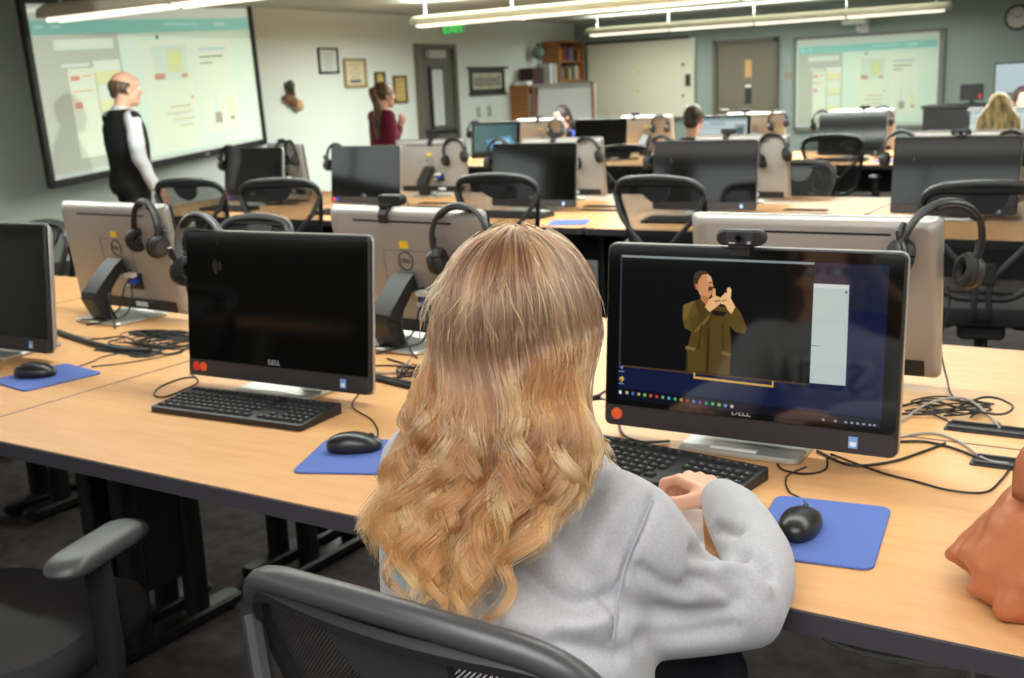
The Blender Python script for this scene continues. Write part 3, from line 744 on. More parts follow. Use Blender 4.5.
webcam('FR', -.012, 'webcam with its lens facing us on top of the screen with the signing man')
webcam('BL', .055, 'webcam seen from behind on the silver back beside the long-haired head')
webcam('N1', .07, 'webcam on the turned-aside silver back near the big projection screen')
webcam('N2', -.02, 'webcam on the silver back below the side door')
webcam('N3', .05, 'webcam on the silver back right behind a dark second-row screen')
webcam('N4', .08, 'webcam on the pale silver back in front of the lit white page')
webcam('M5', .02, 'webcam on top of the large grey screen below the blond head')
webcam('Q1', .02, 'webcam on the silver back before the dark-haired woman')
webcam('Q2', .13, 'webcam on the silver back under the cream whiteboard')
webcam('Q3', .1, 'webcam on the silver back before the taupe door')
webcam('Q4', -.02, 'webcam on the pale back before the projection board')

# ------------------------------------------------------------------ keyboards, mice, mouse mats
def keyboard(x, y, rz, label, z=TH):
    t = thing('keyboard', label, 'keyboard', (x, y, z), R(rz), 'computer keyboards')
    def base():
        m = MB(); r = []
        for yy, h, ins in ((0,0,.0),(0,1,.0),(0,1.06,.004)):
            q = rr(.442-2*ins, .148-2*ins, .006, 4)
            r.append([(a, b, .001 if h == 0 else (.013+.010*(b+.074)/.148)*(1 if h == 1 else 1.08)) for a, b in q])
        return m.loft(r, BLK)
    obj('case', cached('kb_case', base), t)
    def keys():
        m = MB()
        def zt(b): return (.013+.010*(b+.074)/.148)*1.08
        def k(a, b, w, d=.0155):
            z0 = zt(b)-.002; r = []
            for z, i in ((z0,0),(z0+.006,.0012),(z0+.0068,.002)): r.append([(a+p*(w/2-i), b+q_*(d/2-i), z) for p, q_ in ((-1,-1),(1,-1),(1,1),(-1,1))])
            m.loft(r, KEY)
            m.box((a-.0025, b+.002, z0+.0069), (.0034, .004, .0003), KEYL)
        u = .0188; X0 = -.207
        for r_, b in enumerate((-.056,-.037,-.018,.001,.020)):
            off = (0,.5,.25,.1,0)[r_]
            if r_ == 0:
                for a, w in ((.5,1.2),(1.8,1.2),(3.1,1.2),(6.5,5.4),(10,1.2),(11.3,1.2),(12.6,1.2),(14,1.2)): k(X0+a*u, b, u*w-.003)
            else:
                for i in range(15 if r_ > 1 else 14): k(X0+(i+.3+off*.4)*u*.985, b, u*.985-.003)
        for i in range(13): k(X0+(i*1.12+.4)*u, .050, u-.004, .012)
        for i in range(3):
            for b in (.050,.020,.001): k(.098+i*u, b, u-.003)
            k(.098+i*u, -.056, u-.003)
        k(.098+u, -.037, u-.003)
        for i in range(4):
            for b in (.020,.001,-.018,-.037,-.056): k(.152+i*u*.98, b, u-.003)
        for i in range(4): k(.152+i*u*.98, .050, u-.004, .011)
        return m
    obj('keys', cached('kb_keys', keys), t)
    return t
keyboard(-.838, 1.742, -7.8, 'black keyboard under the hand of the person in the grey sweatshirt')
keyboard(-1.816, 1.712, 3.5, 'black keyboard on the front row below the red and orange stickers')
keyboard(-2.99, 1.66, 0, 'black keyboard cut off by the left picture edge')
keyboard(-5.45, 5.18, -4, 'black keyboard below the dark screen nearest the big projection screen')
keyboard(-4.40, 5.14, 3, 'black keyboard below the dark screen in front of the woman in maroon')
keyboard(-3.25, 5.20, 0, 'black keyboard behind the mesh chair, below a dark second-row screen')
keyboard(-2.20, 5.16, 4, 'black keyboard seen through the mesh of the second-row chair')
keyboard(-2.55, 9.15, 0, 'black keyboard on the third row behind the mesh chair')
def mat_pad(x, y, w, d, rz, label):
    t = obj('mouse_mat', MB().plate((0,0,.0022), w, d, .004, .018, PAD, 'z', .001), None, (x, y, TH), (0,0,R(rz)))
    return tag(t, label, 'mouse mat', 'blue mouse mats')
def mouse(x, y, rz, label, z=TH+.0043):
    t = thing('mouse', label, 'mouse', (x, y, z), R(rz), 'computer mice')
    def body():
        m = MB(); rings = []
        for i, (h, s) in enumerate(((0,.90),(.006,.99),(.012,1.0),(.02,.96),(.027,.84),(.033,.62),(.036,.34),(.037,.08))):
            rg = []
            for j in range(28):
                a = 2*PI*j/28; ca, sa = math.cos(a), math.sin(a)
                wx = .031*(1+.06*sa); px = wx*abs(ca)**.85*(1 if ca > 0 else -1)*s; py = .056*abs(sa)**.9*(1 if sa > 0 else -1)*s
                rg.append((px, py-.002*(h/.037), h*(1-.22*max(0,py/.056))+.001))
            rings.append(rg)
        return m.loft(rings, mat('mouse_black',(30,30,33),.33))
    obj('shell', cached('mouse_shell', body), t)
    obj('scroll_wheel', cached('mouse_wheel', lambda: MB().cyl((-.003,.034,.0275),(.003,.034,.0275),.0065,BLK2,16)), t)
    obj('button_gap', cached('mouse_gap', lambda: MB().tube([(0,.053,.0165),(0,.042,.0265),(0,.028,.031),(0,.014,.0335)],.0007,BLK,5)), t)
    return t
mat_pad(-.463, 1.598, .185, .25, 7.5, 'blue mouse mat by the right arm of the grey sweatshirt')
mouse(-.488, 1.575, 4, 'black mouse on the blue mat by the right arm of the grey sweatshirt')
mat_pad(-1.365, 1.575, .21, .20, 22, 'blue mouse mat left of the grey sweatshirt')
mouse(-1.395, 1.595, -55, 'black mouse on the blue mat left of the grey sweatshirt')
mat_pad(-2.572, 1.735, .2, .215, -9, 'blue mouse mat on the front row by the left picture edge')
mouse(-2.60, 1.725, -60, 'black mouse on the blue mat by the left picture edge')
mat_pad(-2.80, 5.02, .2, .2, 20, 'blue mouse mat on the second row behind the long-haired head')
mat_pad(-1.47, 5.28, .2, .2, 30, 'blue mouse mat left of the large grey screen')
mat_pad(-2.17, 9.12, .2, .2, 20, 'blue mouse mat on the third row right of the dark screen')
mouse(-2.19, 9.13, -30, 'black mouse on the third-row mat before the projection board')

# ------------------------------------------------------------------ mesh-back chairs
def chair(x, y, rz, label, arms=True, dz=0.):
    """rz: 0 = sitter looks towards +y"""
    t = thing('task_chair', label, 'chair', (x, y, 0), R(rz), 'mesh-backed task chairs')
    def yb(u, z): return -.235-.16*(z-.5) + .035*math.cos((z-.68)*6) - .03 + .042*(u/.25)**2
    def outline(n=10):
        pts = []
        cn = [(-.165,.53,.11),(.165,.53,.11),(.24,.955,.10),(-.24,.955,.10)]
        for i, (a, b, r) in enumerate(cn):
            p0 = V((cn[i-1][0],cn[i-1][1])); p1 = V((a,b)); p2 = V((cn[(i+1)%4][0],cn[(i+1)%4][1]))
            d0 = (p0-p1).normalized(); d2 = (p2-p1).normalized()
            for j in range(n+1):
                s = j/n; q0 = p1+d0*r*(1-s); q2 = p1+d2*r*s
                pts.append((1-s)*q0+s*q2 if False else ((1-s)**2*(p1+d0*r)+2*s*(1-s)*p1+s*s*(p1+d2*r)))
        return pts
    def dens(pts, n):
        out = []
        for i in range(len(pts)):
            a, b = pts[i], pts[(i+1) % len(pts)]; k = max(1, int((b-a).length/.03))
            out += [a+(b-a)*(j/k) for j in range(k)]
        return out
    OUT = dens(outline(), 1)
    def frame():
        m = MB(); P = [(p.x, yb(p.x, p.y), p.y) for p in OUT]
        P2 = P+[P[0], P[1]]
        m.tube(P2, [.013]*len(P2), BLK, 8)
        top = [p for p in OUT if p.y > .90]; top.sort(key=lambda p: p.x)
        tp = [(p.x, yb(p.x, p.y), p.y+.002+.026*math.cos(p.x/.25*PI/2)) for p in top]
        return m.tube(tp, [.013]+[.0185]*(len(tp)-2)+[.013], mat('rail_grey',(58,59,61),.35), 14, .85)
    obj('back_frame', cached('ch_frame', frame), t, (0,0,dz))
    def panel():
        m = MB(); n = 22; vs = []; fs = []; us = []
        for i in range(n+1):
            z = .535+(.95-.535)*i/n
            ins = [p for p in OUT]
            xs = []
            for k in range(len(OUT)):
                a, b = OUT[k], OUT[(k+1) % len(OUT)]
                if (a.y-z)*(b.y-z) <= 0 and abs(a.y-b.y) > 1e-9: xs.append(a.x+(b.x-a.x)*(z-a.y)/(b.y-a.y))
            x0, x1 = min(xs), max(xs)
            for j in range(13):
                xx = x0+(x1-x0)*j/12; vs.append((xx, yb(xx, z)+.0, z))
        for i in range(n):
            for j in range(12): fs.append((i*13+j, i*13+j+1, (i+1)*13+j+1, (i+1)*13+j))
        return m.add(vs, fs, MESHF)
    obj('back_mesh', cached('ch_mesh', panel), t, (0,0,dz))
    def lobe():
        m = MB(); n = 16; a = [(.078*math.cos(PI+PI*j/n), .95+.085*math.sin(PI+PI*j/n)) for j in range(n+1)]
        m.loft([[(p, yb(p, z)-.006, z) for p, z in a], [(p, yb(p, z)+.006, z) for p, z in a]], BLK2); return m
    obj('back_plate', cached('ch_lobe', lobe), t, (0,0,dz))
    def support():
        m = MB()
        for s in (-1, 1):
            m.tube(catmull([(s*.235, yb(.235,.9)-.012, .90),(s*.19, yb(.19,.82)-.05, .80),(s*.10, yb(.1,.7)-.075,.70),(s*.03,-.31,.60),(s*.028,-.27,.47),(s*.03,-.1,.40)],6), .0125, BLK2, 8, 1.0)
        m.plate((0,-.318,.64), .1, .08, .03, .02, BLK, 'y', .006)
        return m
    obj('back_support', cached('ch_support', support), t, (0,0,dz))
    def seat():
        m = MB(); r = []
        for z, s in ((.405,.86),(.415,.95),(.44,1.0),(.465,1.0),(.485,.955),(.492,.86),(.494,.5)):
            r.append([(a*s, b*s+.02, z-.02*max(0,(b-.1)/.15)) for a, b in rr(.49,.47,.13,7)])
        return m.loft(r, SEATF)
    obj('seat', cached('ch_seat', seat), t, (0,0,dz))
    obj('tilt_mechanism', cached('ch_mech', lambda: MB().plate((0,-.02,.375), .18,.26,.06,.03,BLK,'z',.01)), t, (0,0,dz))
    obj('gas_column', cached('ch_col', lambda: MB().cyl((0,0,.1),(0,0,.36),.026,BLKM,14).cyl((0,0,.08),(0,0,.22),.036,BLK,14)), t)
    def foot():
        m = MB(); m.tube([(0,.02,.115),(0,.12,.112),(0,.31,.085)], [.03,.026,.02], BLK, 8, .8); return m
    def caster():
        m = MB()
        for s in (-1,1): m.cyl((s*.008,0,.028),(s*.024,0,.028),.028,BLK,14,bev=.004)
        return m.cyl((0,0,.028),(0,0,.075),.008,BLKM,8)
    for i in range(5):
        a = 2*PI*i/5+.2
        f = obj('base_leg', cached('ch_foot', foot), t, (0,0,0), (0,0,a))
        obj('caster', cached('ch_caster', caster), f, (0,.3,0), (0,0,.6*i))
    if arms:
        def post():
            m = MB()
            m.tube(catmull([(.12,.0,.39),(.25,.0,.385),(.275,.0,.43),(.272,.0,.58),(.27,.0,.635)],5), .018, BLK, 8, 1.7, up=(1,0,0)); return m
        def padm():
            m = MB(); r = []
            for z, s in ((.63,.8),(.633,.9),(.638,.97),(.645,1.),(.651,.985),(.657,.94),(.662,.86),(.6655,.74),(.667,.58),(.6675,.3)):
                r.append([(.27+a*s, .01+b*s, z+.0) for a, b in rr(.082,.25,.04,7)])
            return m.loft(r, GREYP)
        def post2():
            return cached('ch_post', post)
        for s in (1,-1):
            o = obj('armrest_post', cached('ch_post', post), t, (0,0,dz), (0,0,0 if s > 0 else PI))
            obj('arm_pad', cached('ch_pad', padm), o)
    return t
def chairb(bx, by, rz, label, dz=0.):
    a = R(rz); return chair(bx-.34*math.sin(a), by+.34*math.cos(a), rz, label, dz=dz)
chairb(-.648, .757, -2, 'black mesh-backed chair under the person in the grey sweatshirt', -.038)
chair(-1.925, 1.10, 15, 'empty chair with grey arm pad and charcoal seat at the lower left corner')
chair(-3.05, 1.22, 10, 'empty chair in shadow under the front row at the left picture edge')
chairb(-4.42, 3.12, 170, 'black mesh chair between the leftmost silver back and the wall', -.045)
chairb(-4.93, 4.36, 12, 'tilted black mesh chair beside the hand of the teacher', .03)
chairb(-4.24, 4.38, 20, 'black mesh chair below the second-row dark screen nearest the big projection screen', .03)
chairb(-3.06, 4.70, 6, 'black mesh chair just behind the long-haired head, left of the blue mat', .03)
chairb(-2.12, 4.60, -6, 'black mesh chair showing a keyboard through its back, left of the bright silver back', .03)
chairb(-2.42, 8.45, 4, 'black mesh chair at the third row in front of the projection board')
chairb(-.68, 4.40, 8, 'big black chair in shadow at the right, behind the large clear headset', .03)
chairb(-4.15, 8.40, 5, 'black mesh chair at the third row under the short-haired person', -.05)
chairb(-3.46, 3.47, 176, 'dark chair whose top edge shows above the left switched-off screen', -.04)
chairb(-2.1, 6.70, 178, 'black chair right of the pale silver back, on the far side of the second row', -.06)
# ------------------------------------------------------------------ people
SKIN = mat('skin', (224,172,146), .5, bump=(300,.1,.001)); SKIN.node_tree.nodes['Principled BSDF'].inputs['Subsurface Weight'].default_value = .15
SKIN.node_tree.nodes['Principled BSDF'].inputs['Subsurface Radius'].default_value = (.02,.008,.005)
EYEW = mat('eye_white', (232,228,224), .2); IRIS = mat('iris', (60,44,34), .15)
def frame(c, f, u=(0,0,1), roll=0.):
    f = V(f).normalized(); r = f.cross(V(u)).normalized(); u = r.cross(f)
    return Matrix(((r.x,f.x,u.x,c[0]),(r.y,f.y,u.y,c[1]),(r.z,f.z,u.z,c[2]),(0,0,0,1)))
def head(mb, M, s=1.0, neck=None):
    o = mb.M; mb.M = M @ Matrix.Scale(s, 4)
    m = SKIN
    mb.ell((0,-.012,.028),(.074,.094,.086),m); mb.ell((0,.028,-.035),(.057,.062,.08),m)
    mb.ell((0,.066,-.092),(.026,.024,.02),m); mb.tube([(0,.088,.018),(0,.1,-.008),(0,.108,-.026)],[.007,.010,.013],m)
    for q in (-1, 1):
        mb.ell((q*.014,.097,-.028),(.009,.011,.008),m); mb.ell((q*.03,.07,.027),(.026,.02,.010),m); mb.ell((q*.036,.055,-.022),(.026,.03,.026),m)
        mb.ell((q*.076,-.006,-.008),(.010,.020,.032),m)
    mb.ell((0,.087,-.05),(.023,.012,.007),m); mb.ell((0,.086,-.063),(.021,.013,.008),m); mb.ell((0,.045,-.07),(.045,.045,.035),m)
    mb.ell((0,.06,.045),(.052,.03,.04),m)
    mb.M = o
    if neck is not None:
        a = M @ V((0,-.02,-.05)); mb.tube([a, a.lerp(V(neck),.5), V(neck)], [.055*s,.053*s,.062*s], m, 12)
def eyes(parent, M, base):
    for q in (-1, 1):
        e = obj('eye', MB().ell((0,0,0),(.0115,.0115,.0115),EYEW,12,8).ell((0,.0045,0),(.0062,.0078,.0062),IRIS,10,6), parent)
        e.matrix_local = Matrix.Translation(-V(base)) @ M @ Matrix.Translation((q*.031,.0815,.006))
def chain(mb, pts, rad, m, n=12):
    mb.tube(catmull(pts, 5), [float(np.interp(i/(5*(len(pts)-1)), np.linspace(0,1,len(rad)), rad)) for i in range(5*(len(pts)-1)+1)], m, n)
    mb.ell(pts[0], (rad[0],)*3, m, 12, 8); mb.ell(pts[-1], (rad[-1],)*3, m, 12, 8)
def rings(mb, secs, m, n=28, p=2.3):
    """secs: (centre, rx, ry, yaw deg)"""
    out = []
    for c, rx, ry, yw in secs:
        a = R(yw); rg = []
        for j in range(n):
            t = 2*PI*j/n; ct, st = math.cos(t), math.sin(t)
            x = rx*abs(ct)**(2/p)*(1 if ct > 0 else -1); y = ry*abs(st)**(2/p)*(1 if st > 0 else -1)
            rg.append((c[0]+x*math.cos(a)-y*math.sin(a), c[1]+x*math.sin(a)+y*math.cos(a), c[2]))
        out.append(rg)
    mb.loft(out, m)
def hand(mb, w, f, n, side, curl, spread=.0, s=1.0, thumb=None):
    """w wrist, f direction to the fingers, n back-of-hand normal; side +1: thumb lies to f x n"""
    f = V(f).normalized(); n = V(n); n = (n-f*n.dot(f)).normalized(); c = f.cross(n)*side   # towards the thumb
    w = V(w); m = SKIN
    kn = []
    for i, (off, ln) in enumerate(((.030,.082),(.010,.088),(-.010,.086),(-.029,.08))):
        b = w+f*ln*s+c*off*s+n*(.004-.003*abs(i-1.3))*s; kn.append(b)
        mb.tube([w+c*off*.45*s, w.lerp(b,.5)+c*off*.1*s+n*.002, b], [.013*s,.0125*s,.0105*s], m, 10); mb.ell(b, (.0108*s,)*3, m, 10, 8)
    mb.tube([kn[0]-f*.02*s, kn[3]-f*.02*s], [.0115*s,.011*s], m, 10); mb.tube([w.lerp(kn[0],.4), w.lerp(kn[3],.4)], [.013*s,.013*s], m, 10)
    L = ((.042,.026,.021),(.046,.029,.022),(.043,.027,.022),(.034,.021,.019))
    for i in range(4):
        p = kn[i]; a = 0; cu = curl[i]; d0 = (f + c*spread*(1.2-i*.8)).normalized(); pts = [p]; 
        for j in range(3):
            a += cu[j]; dd = d0*math.cos(R(a)) - n*math.sin(R(a)); p = p+dd*L[i][j]*s; pts.append(p)
        rd = [.0098*s,.0088*s,.0080*s,.0068*s]
        if i == 3: rd = [q*.88 for q in rd]
        for j in range(3):
            mb.tube([pts[j], pts[j+1]], [rd[j], rd[j+1]], m, 10); mb.ell(pts[j+1], (rd[j+1]*1.03,)*3, m, 10, 8)
    tb = thumb or ((.35,.8,-.35),(.8,.5,-.35),(1,.1,-.2))
    p = w+f*.018*s+c*.018*s-n*.004*s; pts = [p]
    for (tf, tcx, tn), l in zip(tb, (.045,.033,.026)):
        d = (f*tf+c*tcx+n*tn).normalized(); p = p+d*l*s; pts.append(p)
    rd = [.0145*s,.0118*s,.0105*s,.0082*s]
    for j in range(3): mb.tube([pts[j],pts[j+1]],[rd[j],rd[j+1]],m,10); mb.ell(pts[j+1],(rd[j+1],)*3,m,10,8)
    return pts[-1]
def folds(me, lines, base=(0,0,0), nz=None):
    """press or raise soft cloth folds along lines: (points, width, height)"""
    P = getv(me)+np.array(base); N = getn(me); d = np.zeros(len(P))
    for pts, w, h in lines:
        Q = np.array([tuple(p) for p in catmull(pts, 6)]) if len(pts) > 2 else np.array(pts, float)
        best = np.full(len(P), 9.)
        for a, b in zip(Q[:-1], Q[1:]):
            ab = b-a; t = np.clip(((P-a)@ab)/(ab@ab+1e-12), 0, 1); best = np.minimum(best, np.linalg.norm(P-(a+t[:,None]*ab), axis=1))
        d += h*np.exp(-(best/w)**2)
    if nz:
        for amp, sc, st in nz:
            d += amp*np.array([noise.noise(V((p[0]*sc*st[0], p[1]*sc*st[1], p[2]*sc*st[2]))) for p in P])
    setv(me, P-np.array(base)+N*d[:,None])
def shift(me, base): setv(me, getv(me)-np.array(base))
def strands(name, curves, m, rad, parent, base):
    hc = bpy.data.hair_curves.new(name); hc.add_curves([len(c) for c in curves])
    pos = np.concatenate(curves)-np.array(base)
    hc.points.foreach_set('position', pos.astype(np.float32).ravel())
    r = np.concatenate([np.interp(np.linspace(0,1,len(c)), [0,.15,.75,1], [rad*.7,rad,rad*.8,rad*.25]) for c in curves])
    hc.points.foreach_set('radius', r.astype(np.float32))
    hc.materials.append(m)
    o = bpy.data.objects.new(name, hc); COL.objects.link(o); o.parent = parent
    return o

# ---- the person in the grey sweatshirt
B = (-.70, 1.06, 0)
GREY = mat('heather_grey_fleece', (168,168,173), .95, mottle=((158,158,163), 260, (1,1,1)), bump=(650,.25,.0015), sheen=.25)
HC = V((-.72, 1.165, 1.125)); HM = frame(HC, (.02,1,-.16))
body = MB()
head(body, HM, 1.0, (-.735,1.13,1.0))
rings(body, [((-.66,1.03,.46),.16,.12,0),((-.67,1.03,.62),.14,.1,0),((-.70,1.07,.80),.15,.1,0),((-.73,1.12,.93),.16,.085,0),((-.735,1.13,1.0),.07,.05,0)], SKIN)
RS, RE, RW = (-.564,1.132,.898), (-.457,1.255,.760), (-.598,1.53,.792)
LS, LE, LW = (-.88,1.15,.925), (-.895,1.31,.795), (-.915,1.53,.79)
chain(body, [RS, (-.522,1.185,.812), RE], [.036,.036,.034], SKIN); chain(body, [RE, (-.475,1.35,.785), (-.540,1.45,.793), RW], [.034,.034,.03,.026], SKIN)
chain(body, [LS, (-.89,1.22,.87), LE], [.038,.036,.034], SKIN); chain(body, [LE, (-.90,1.42,.795), LW], [.034,.032,.026], SKIN)
hand(body, RW, (-.78,.60,.10), (.15,.1,.95), -1, ((30,55,30),(38,55,30),(40,55,30),(42,55,30)), .08, 1.0, ((.55,.75,-.45),(.9,.15,-.35),(1,-.2,-.2)))
hand(body, LW, (.05,.98,-.05), (0,.1,1), 1, ((25,40,20),(22,40,20),(22,40,20),(25,42,20)), .12, 1.0)
for s in (-1, 1):
    chain(body, [(-.665+s*.09,1.02,.53),(-.69+s*.11,1.40,.55)], [.075,.055], SKIN)
    chain(body, [(-.69+s*.11,1.40,.55),(-.68+s*.10,1.42,.09)], [.05,.036], SKIN)
    body.ell((-.68+s*.10,1.48,.045),(.042,.11,.04),SKIN)
me = remesh(body, 'person_body', .0042, 3); shift(me, B)
me.materials.clear(); me.materials.append(SKIN)
st = obj('person', me, None, B)
tag(st, 'person with long wavy blond hair and grey sweatshirt sitting at the front keyboard', 'person')
eyes(st, HM, B)
jeans = MB(); DEN = mat('dark_denim', (34,36,46), .85)
rings(jeans, [((-.66,1.03,.44),.185,.15,0),((-.66,1.03,.50),.19,.155,0),((-.665,1.03,.60),.175,.135,0)], DEN)
for s in (-1, 1):
    chain(jeans, [(-.665+s*.09,1.02,.535),(-.69+s*.11,1.40,.565)], [.092,.072], DEN); chain(jeans, [(-.69+s*.11,1.40,.56),(-.68+s*.10,1.42,.12)], [.068,.055], DEN)
me = remesh(jeans, 'trousers', .01, 4); folds(me, [], nz=((.006,14,(1,1,1)),)); shift(me, B); me.materials.clear(); me.materials.append(DEN); obj('trousers', me, st)
for s in (-1, 1):
    obj('shoe', MB().ell((-.68+s*.10-B[0],1.485-B[1],.045),(.05,.13,.045),mat('black_shoe',(20,20,22),.5)), st)
sw = MB()
rings(sw, [((-.665,1.02,.50),.17,.145,0),((-.665,1.02,.54),.178,.155,0),((-.67,1.03,.62),.178,.155,0),((-.685,1.05,.72),.175,.15,0),((-.70,1.085,.82),.180,.145,0),((-.718,1.115,.89),.182,.13,0),((-.725,1.13,.94),.165,.105,0),((-.73,1.135,.975),.118,.08,0),((-.73,1.138,1.0),.074,.064,0)], GREY, 36)
chain(sw, [(-.615,1.13,.92), RS, (-.522,1.185,.812), RE], [.06,.064,.056,.051], GREY, 16); chain(sw, [(-.59,1.08,.80), (-.535,1.15,.775), (-.47,1.24,.755)], [.046,.048,.046], GREY, 16)
chain(sw, [RE, (-.475,1.35,.785), (-.540,1.45,.793), (-.578,1.505,.793)], [.051,.05,.044,.038], GREY, 16)
chain(sw, [(-.580,1.505,.793),(-.596,1.527,.793)], [.036,.034], GREY, 14)
chain(sw, [(-.845,1.135,.94), LS, (-.89,1.22,.87), LE], [.062,.068,.068,.06], GREY, 16)
chain(sw, [LE, (-.90,1.42,.795), (-.914,1.515,.79)], [.06,.054,.04], GREY, 16)
me = remesh(sw, 'sweatshirt', .006, 9)
FOLDS = [
    ([(-0.526, 1.123, 0.948), (-0.526, 1.089, 0.923), (-0.538, 1.073, 0.883), (-0.536, 1.047, 0.851), (-0.531, 1.023, 0.813)], 0.0045, -0.0058),
    ([(-0.485, 1.153, 0.878), (-0.478, 1.286, 0.821), (-0.436, 1.275, 0.811)], 0.011, -0.0174),
    ([(-0.556, 1.395, 0.805), (-0.502, 1.343, 0.828)], 0.009, -0.0116),
    ([(-0.473, 1.203, 0.842), (-0.456, 1.234, 0.825), (-0.429, 1.244, 0.801)], 0.01, 0.0101),
    ([(-0.484, 1.135, 0.852), (-0.469, 1.176, 0.833), (-0.446, 1.201, 0.805)], 0.01, -0.0087),
    ([(-0.531, 1.055, 0.848), (-0.513, 1.112, 0.811), (-0.478, 1.151, 0.798), (-0.449, 1.191, 0.793)], 0.012, -0.0116),
    ([(-0.525, 1.084, 0.875), (-0.504, 1.107, 0.851), (-0.484, 1.135, 0.834)], 0.01, -0.0072),
    ([(-0.542, 1.038, 0.854), (-0.565, 1.008, 0.855), (-0.595, 0.994, 0.867), (-0.635, 0.995, 0.89)], 0.013, -0.0145),
    ([(-0.545, 1.018, 0.837), (-0.568, 0.989, 0.835), (-0.596, 0.971, 0.834), (-0.632, 0.964, 0.842)], 0.014, 0.0116),
    ([(-0.692, 0.975, 0.873), (-0.673, 0.966, 0.856), (-0.649, 0.959, 0.84)], 0.009, -0.0101),
    ([(-0.602, 1.032, 0.918), (-0.565, 1.034, 0.887), (-0.544, 1.043, 0.863)], 0.014, -0.0087),
    ([(-0.727, 0.961, 0.847), (-0.675, 0.944, 0.816), (-0.633, 0.94, 0.791)], 0.014, -0.0101),
    ([(-0.541, 1.121, 0.959), (-0.559, 1.076, 0.934), (-0.568, 1.041, 0.897)], 0.014, 0.0072),
    ([(-0.574, 0.976, 0.825), (-0.547, 0.995, 0.81), (-0.525, 1.028, 0.793)], 0.012, -0.0101),
    ([(-0.586, 1.105, 0.97), (-0.588, 1.07, 0.944), (-0.587, 1.042, 0.917)], 0.013, -0.0058),
    ([(-0.517, 1.063, 0.797), (-0.486, 1.138, 0.777), (-0.449, 1.191, 0.769)], 0.012, -0.0087),
]
SEAM = [(-0.526, 1.123, 0.948), (-0.526, 1.089, 0.923), (-0.538, 1.073, 0.883), (-0.536, 1.047, 0.851), (-0.531, 1.023, 0.813)]
#FOLDS#
folds(me, FOLDS, nz=((.006,7,(1,1,1)),(.0025,17,(1,1,.7))))
shift(me, B); me.materials.clear(); me.materials.append(GREY)
sweat = obj('sweatshirt', me, st)
GSEAM = mat('grey_seam_thread', (150,150,157), .95)
obj('armhole_seam', MB().tube([tuple(V(p)-V(B)) for p in catmull(SEAM, 6)], .0019, GSEAM, 6), sweat)
# raised collegiate letters across the chest
LTN = mat('navy_letters', (30,32,44), .8); LTO = mat('letter_outline', (214,216,222), .8)
from mathutils.bvhtree import BVHTree
bv = BVHTree.FromPolygons([tuple(p) for p in getv(me)], [tuple(p.vertices) for p in me.polygons])
for nm, sz, mm, off in (('lettering_outline', .102, LTO, .003),('lettering', .080, LTN, .0042)):
    t = text_mesh(nm, 'SDSU', sz, mm, .001); P = getv(t); Q = []
    for p in P:
        X, Z = -p[0]*1.02-.708-B[0], p[1]*1.25+.868
        h = bv.ray_cast(V((X, .5, Z)), V((0,-1,0)))
        Q.append((X, (h[0].y if h[0] else .17)+off+p[2], Z))
    setv(t, np.array(Q)); obj(nm, t, sweat)

# hair: a soft inner volume plus many wavy strands
HBASE = mat('hair_underlayer', (104,72,48), .7)
def backy(z):  # back surface of the sweatshirt
    return float(np.interp(z, [.72,.82,.90,.955,.995,1.03], [.885,.925,.968,1.01,1.05,1.07]))-.006
hm = MB()
hm.ell(HC+V((0,-.012,.032)), (.086,.105,.092), HBASE, 20, 14)
rings(hm, [((-.765,1.06,.95),.08,.04,0),((-.745,1.085,1.0),.092,.05,0),((-.727,1.11,1.07),.092,.06,0),((-.72,1.14,1.14),.085,.07,0)], HBASE)
me = remesh(hm, 'hair', .008, 6); shift(me, B); me.materials.clear(); me.materials.append(HBASE)
hair = obj('hair', me, st)
TONES = [hair_mat('hair_tone_mid', (112,74,49), (142,91,56), (176,104,54), .25, .3), hair_mat('hair_tone_dark', (78,50,34), (108,69,44), (146,88,47), .25, .3),
         hair_mat('hair_tone_light', (158,115,80), (184,132,88), (204,138,80), .2, .28), hair_mat('hair_tone_deep', (64,42,30), (92,60,40), (128,78,46), .25, .32)]
groups = [[], [], [], []]
hr = np.random.default_rng(3)
E0 = np.array([HC.x, HC.y-.012, HC.z+.03]); ER = np.array([.087,.106,.094])
ZS = [.86,.885,.93,.985,1.07,1.17]
def hw(z): return float(np.interp(z, ZS, [.050,.066,.098,.116,.111,.100]))/.100
def xc(z): return float(np.interp(z, ZS, [.048,.042,.018,.034,.036,.0]))
def sm_(t): t = min(1., max(0., t)); return t*t*(3-2*t)
NL = 300
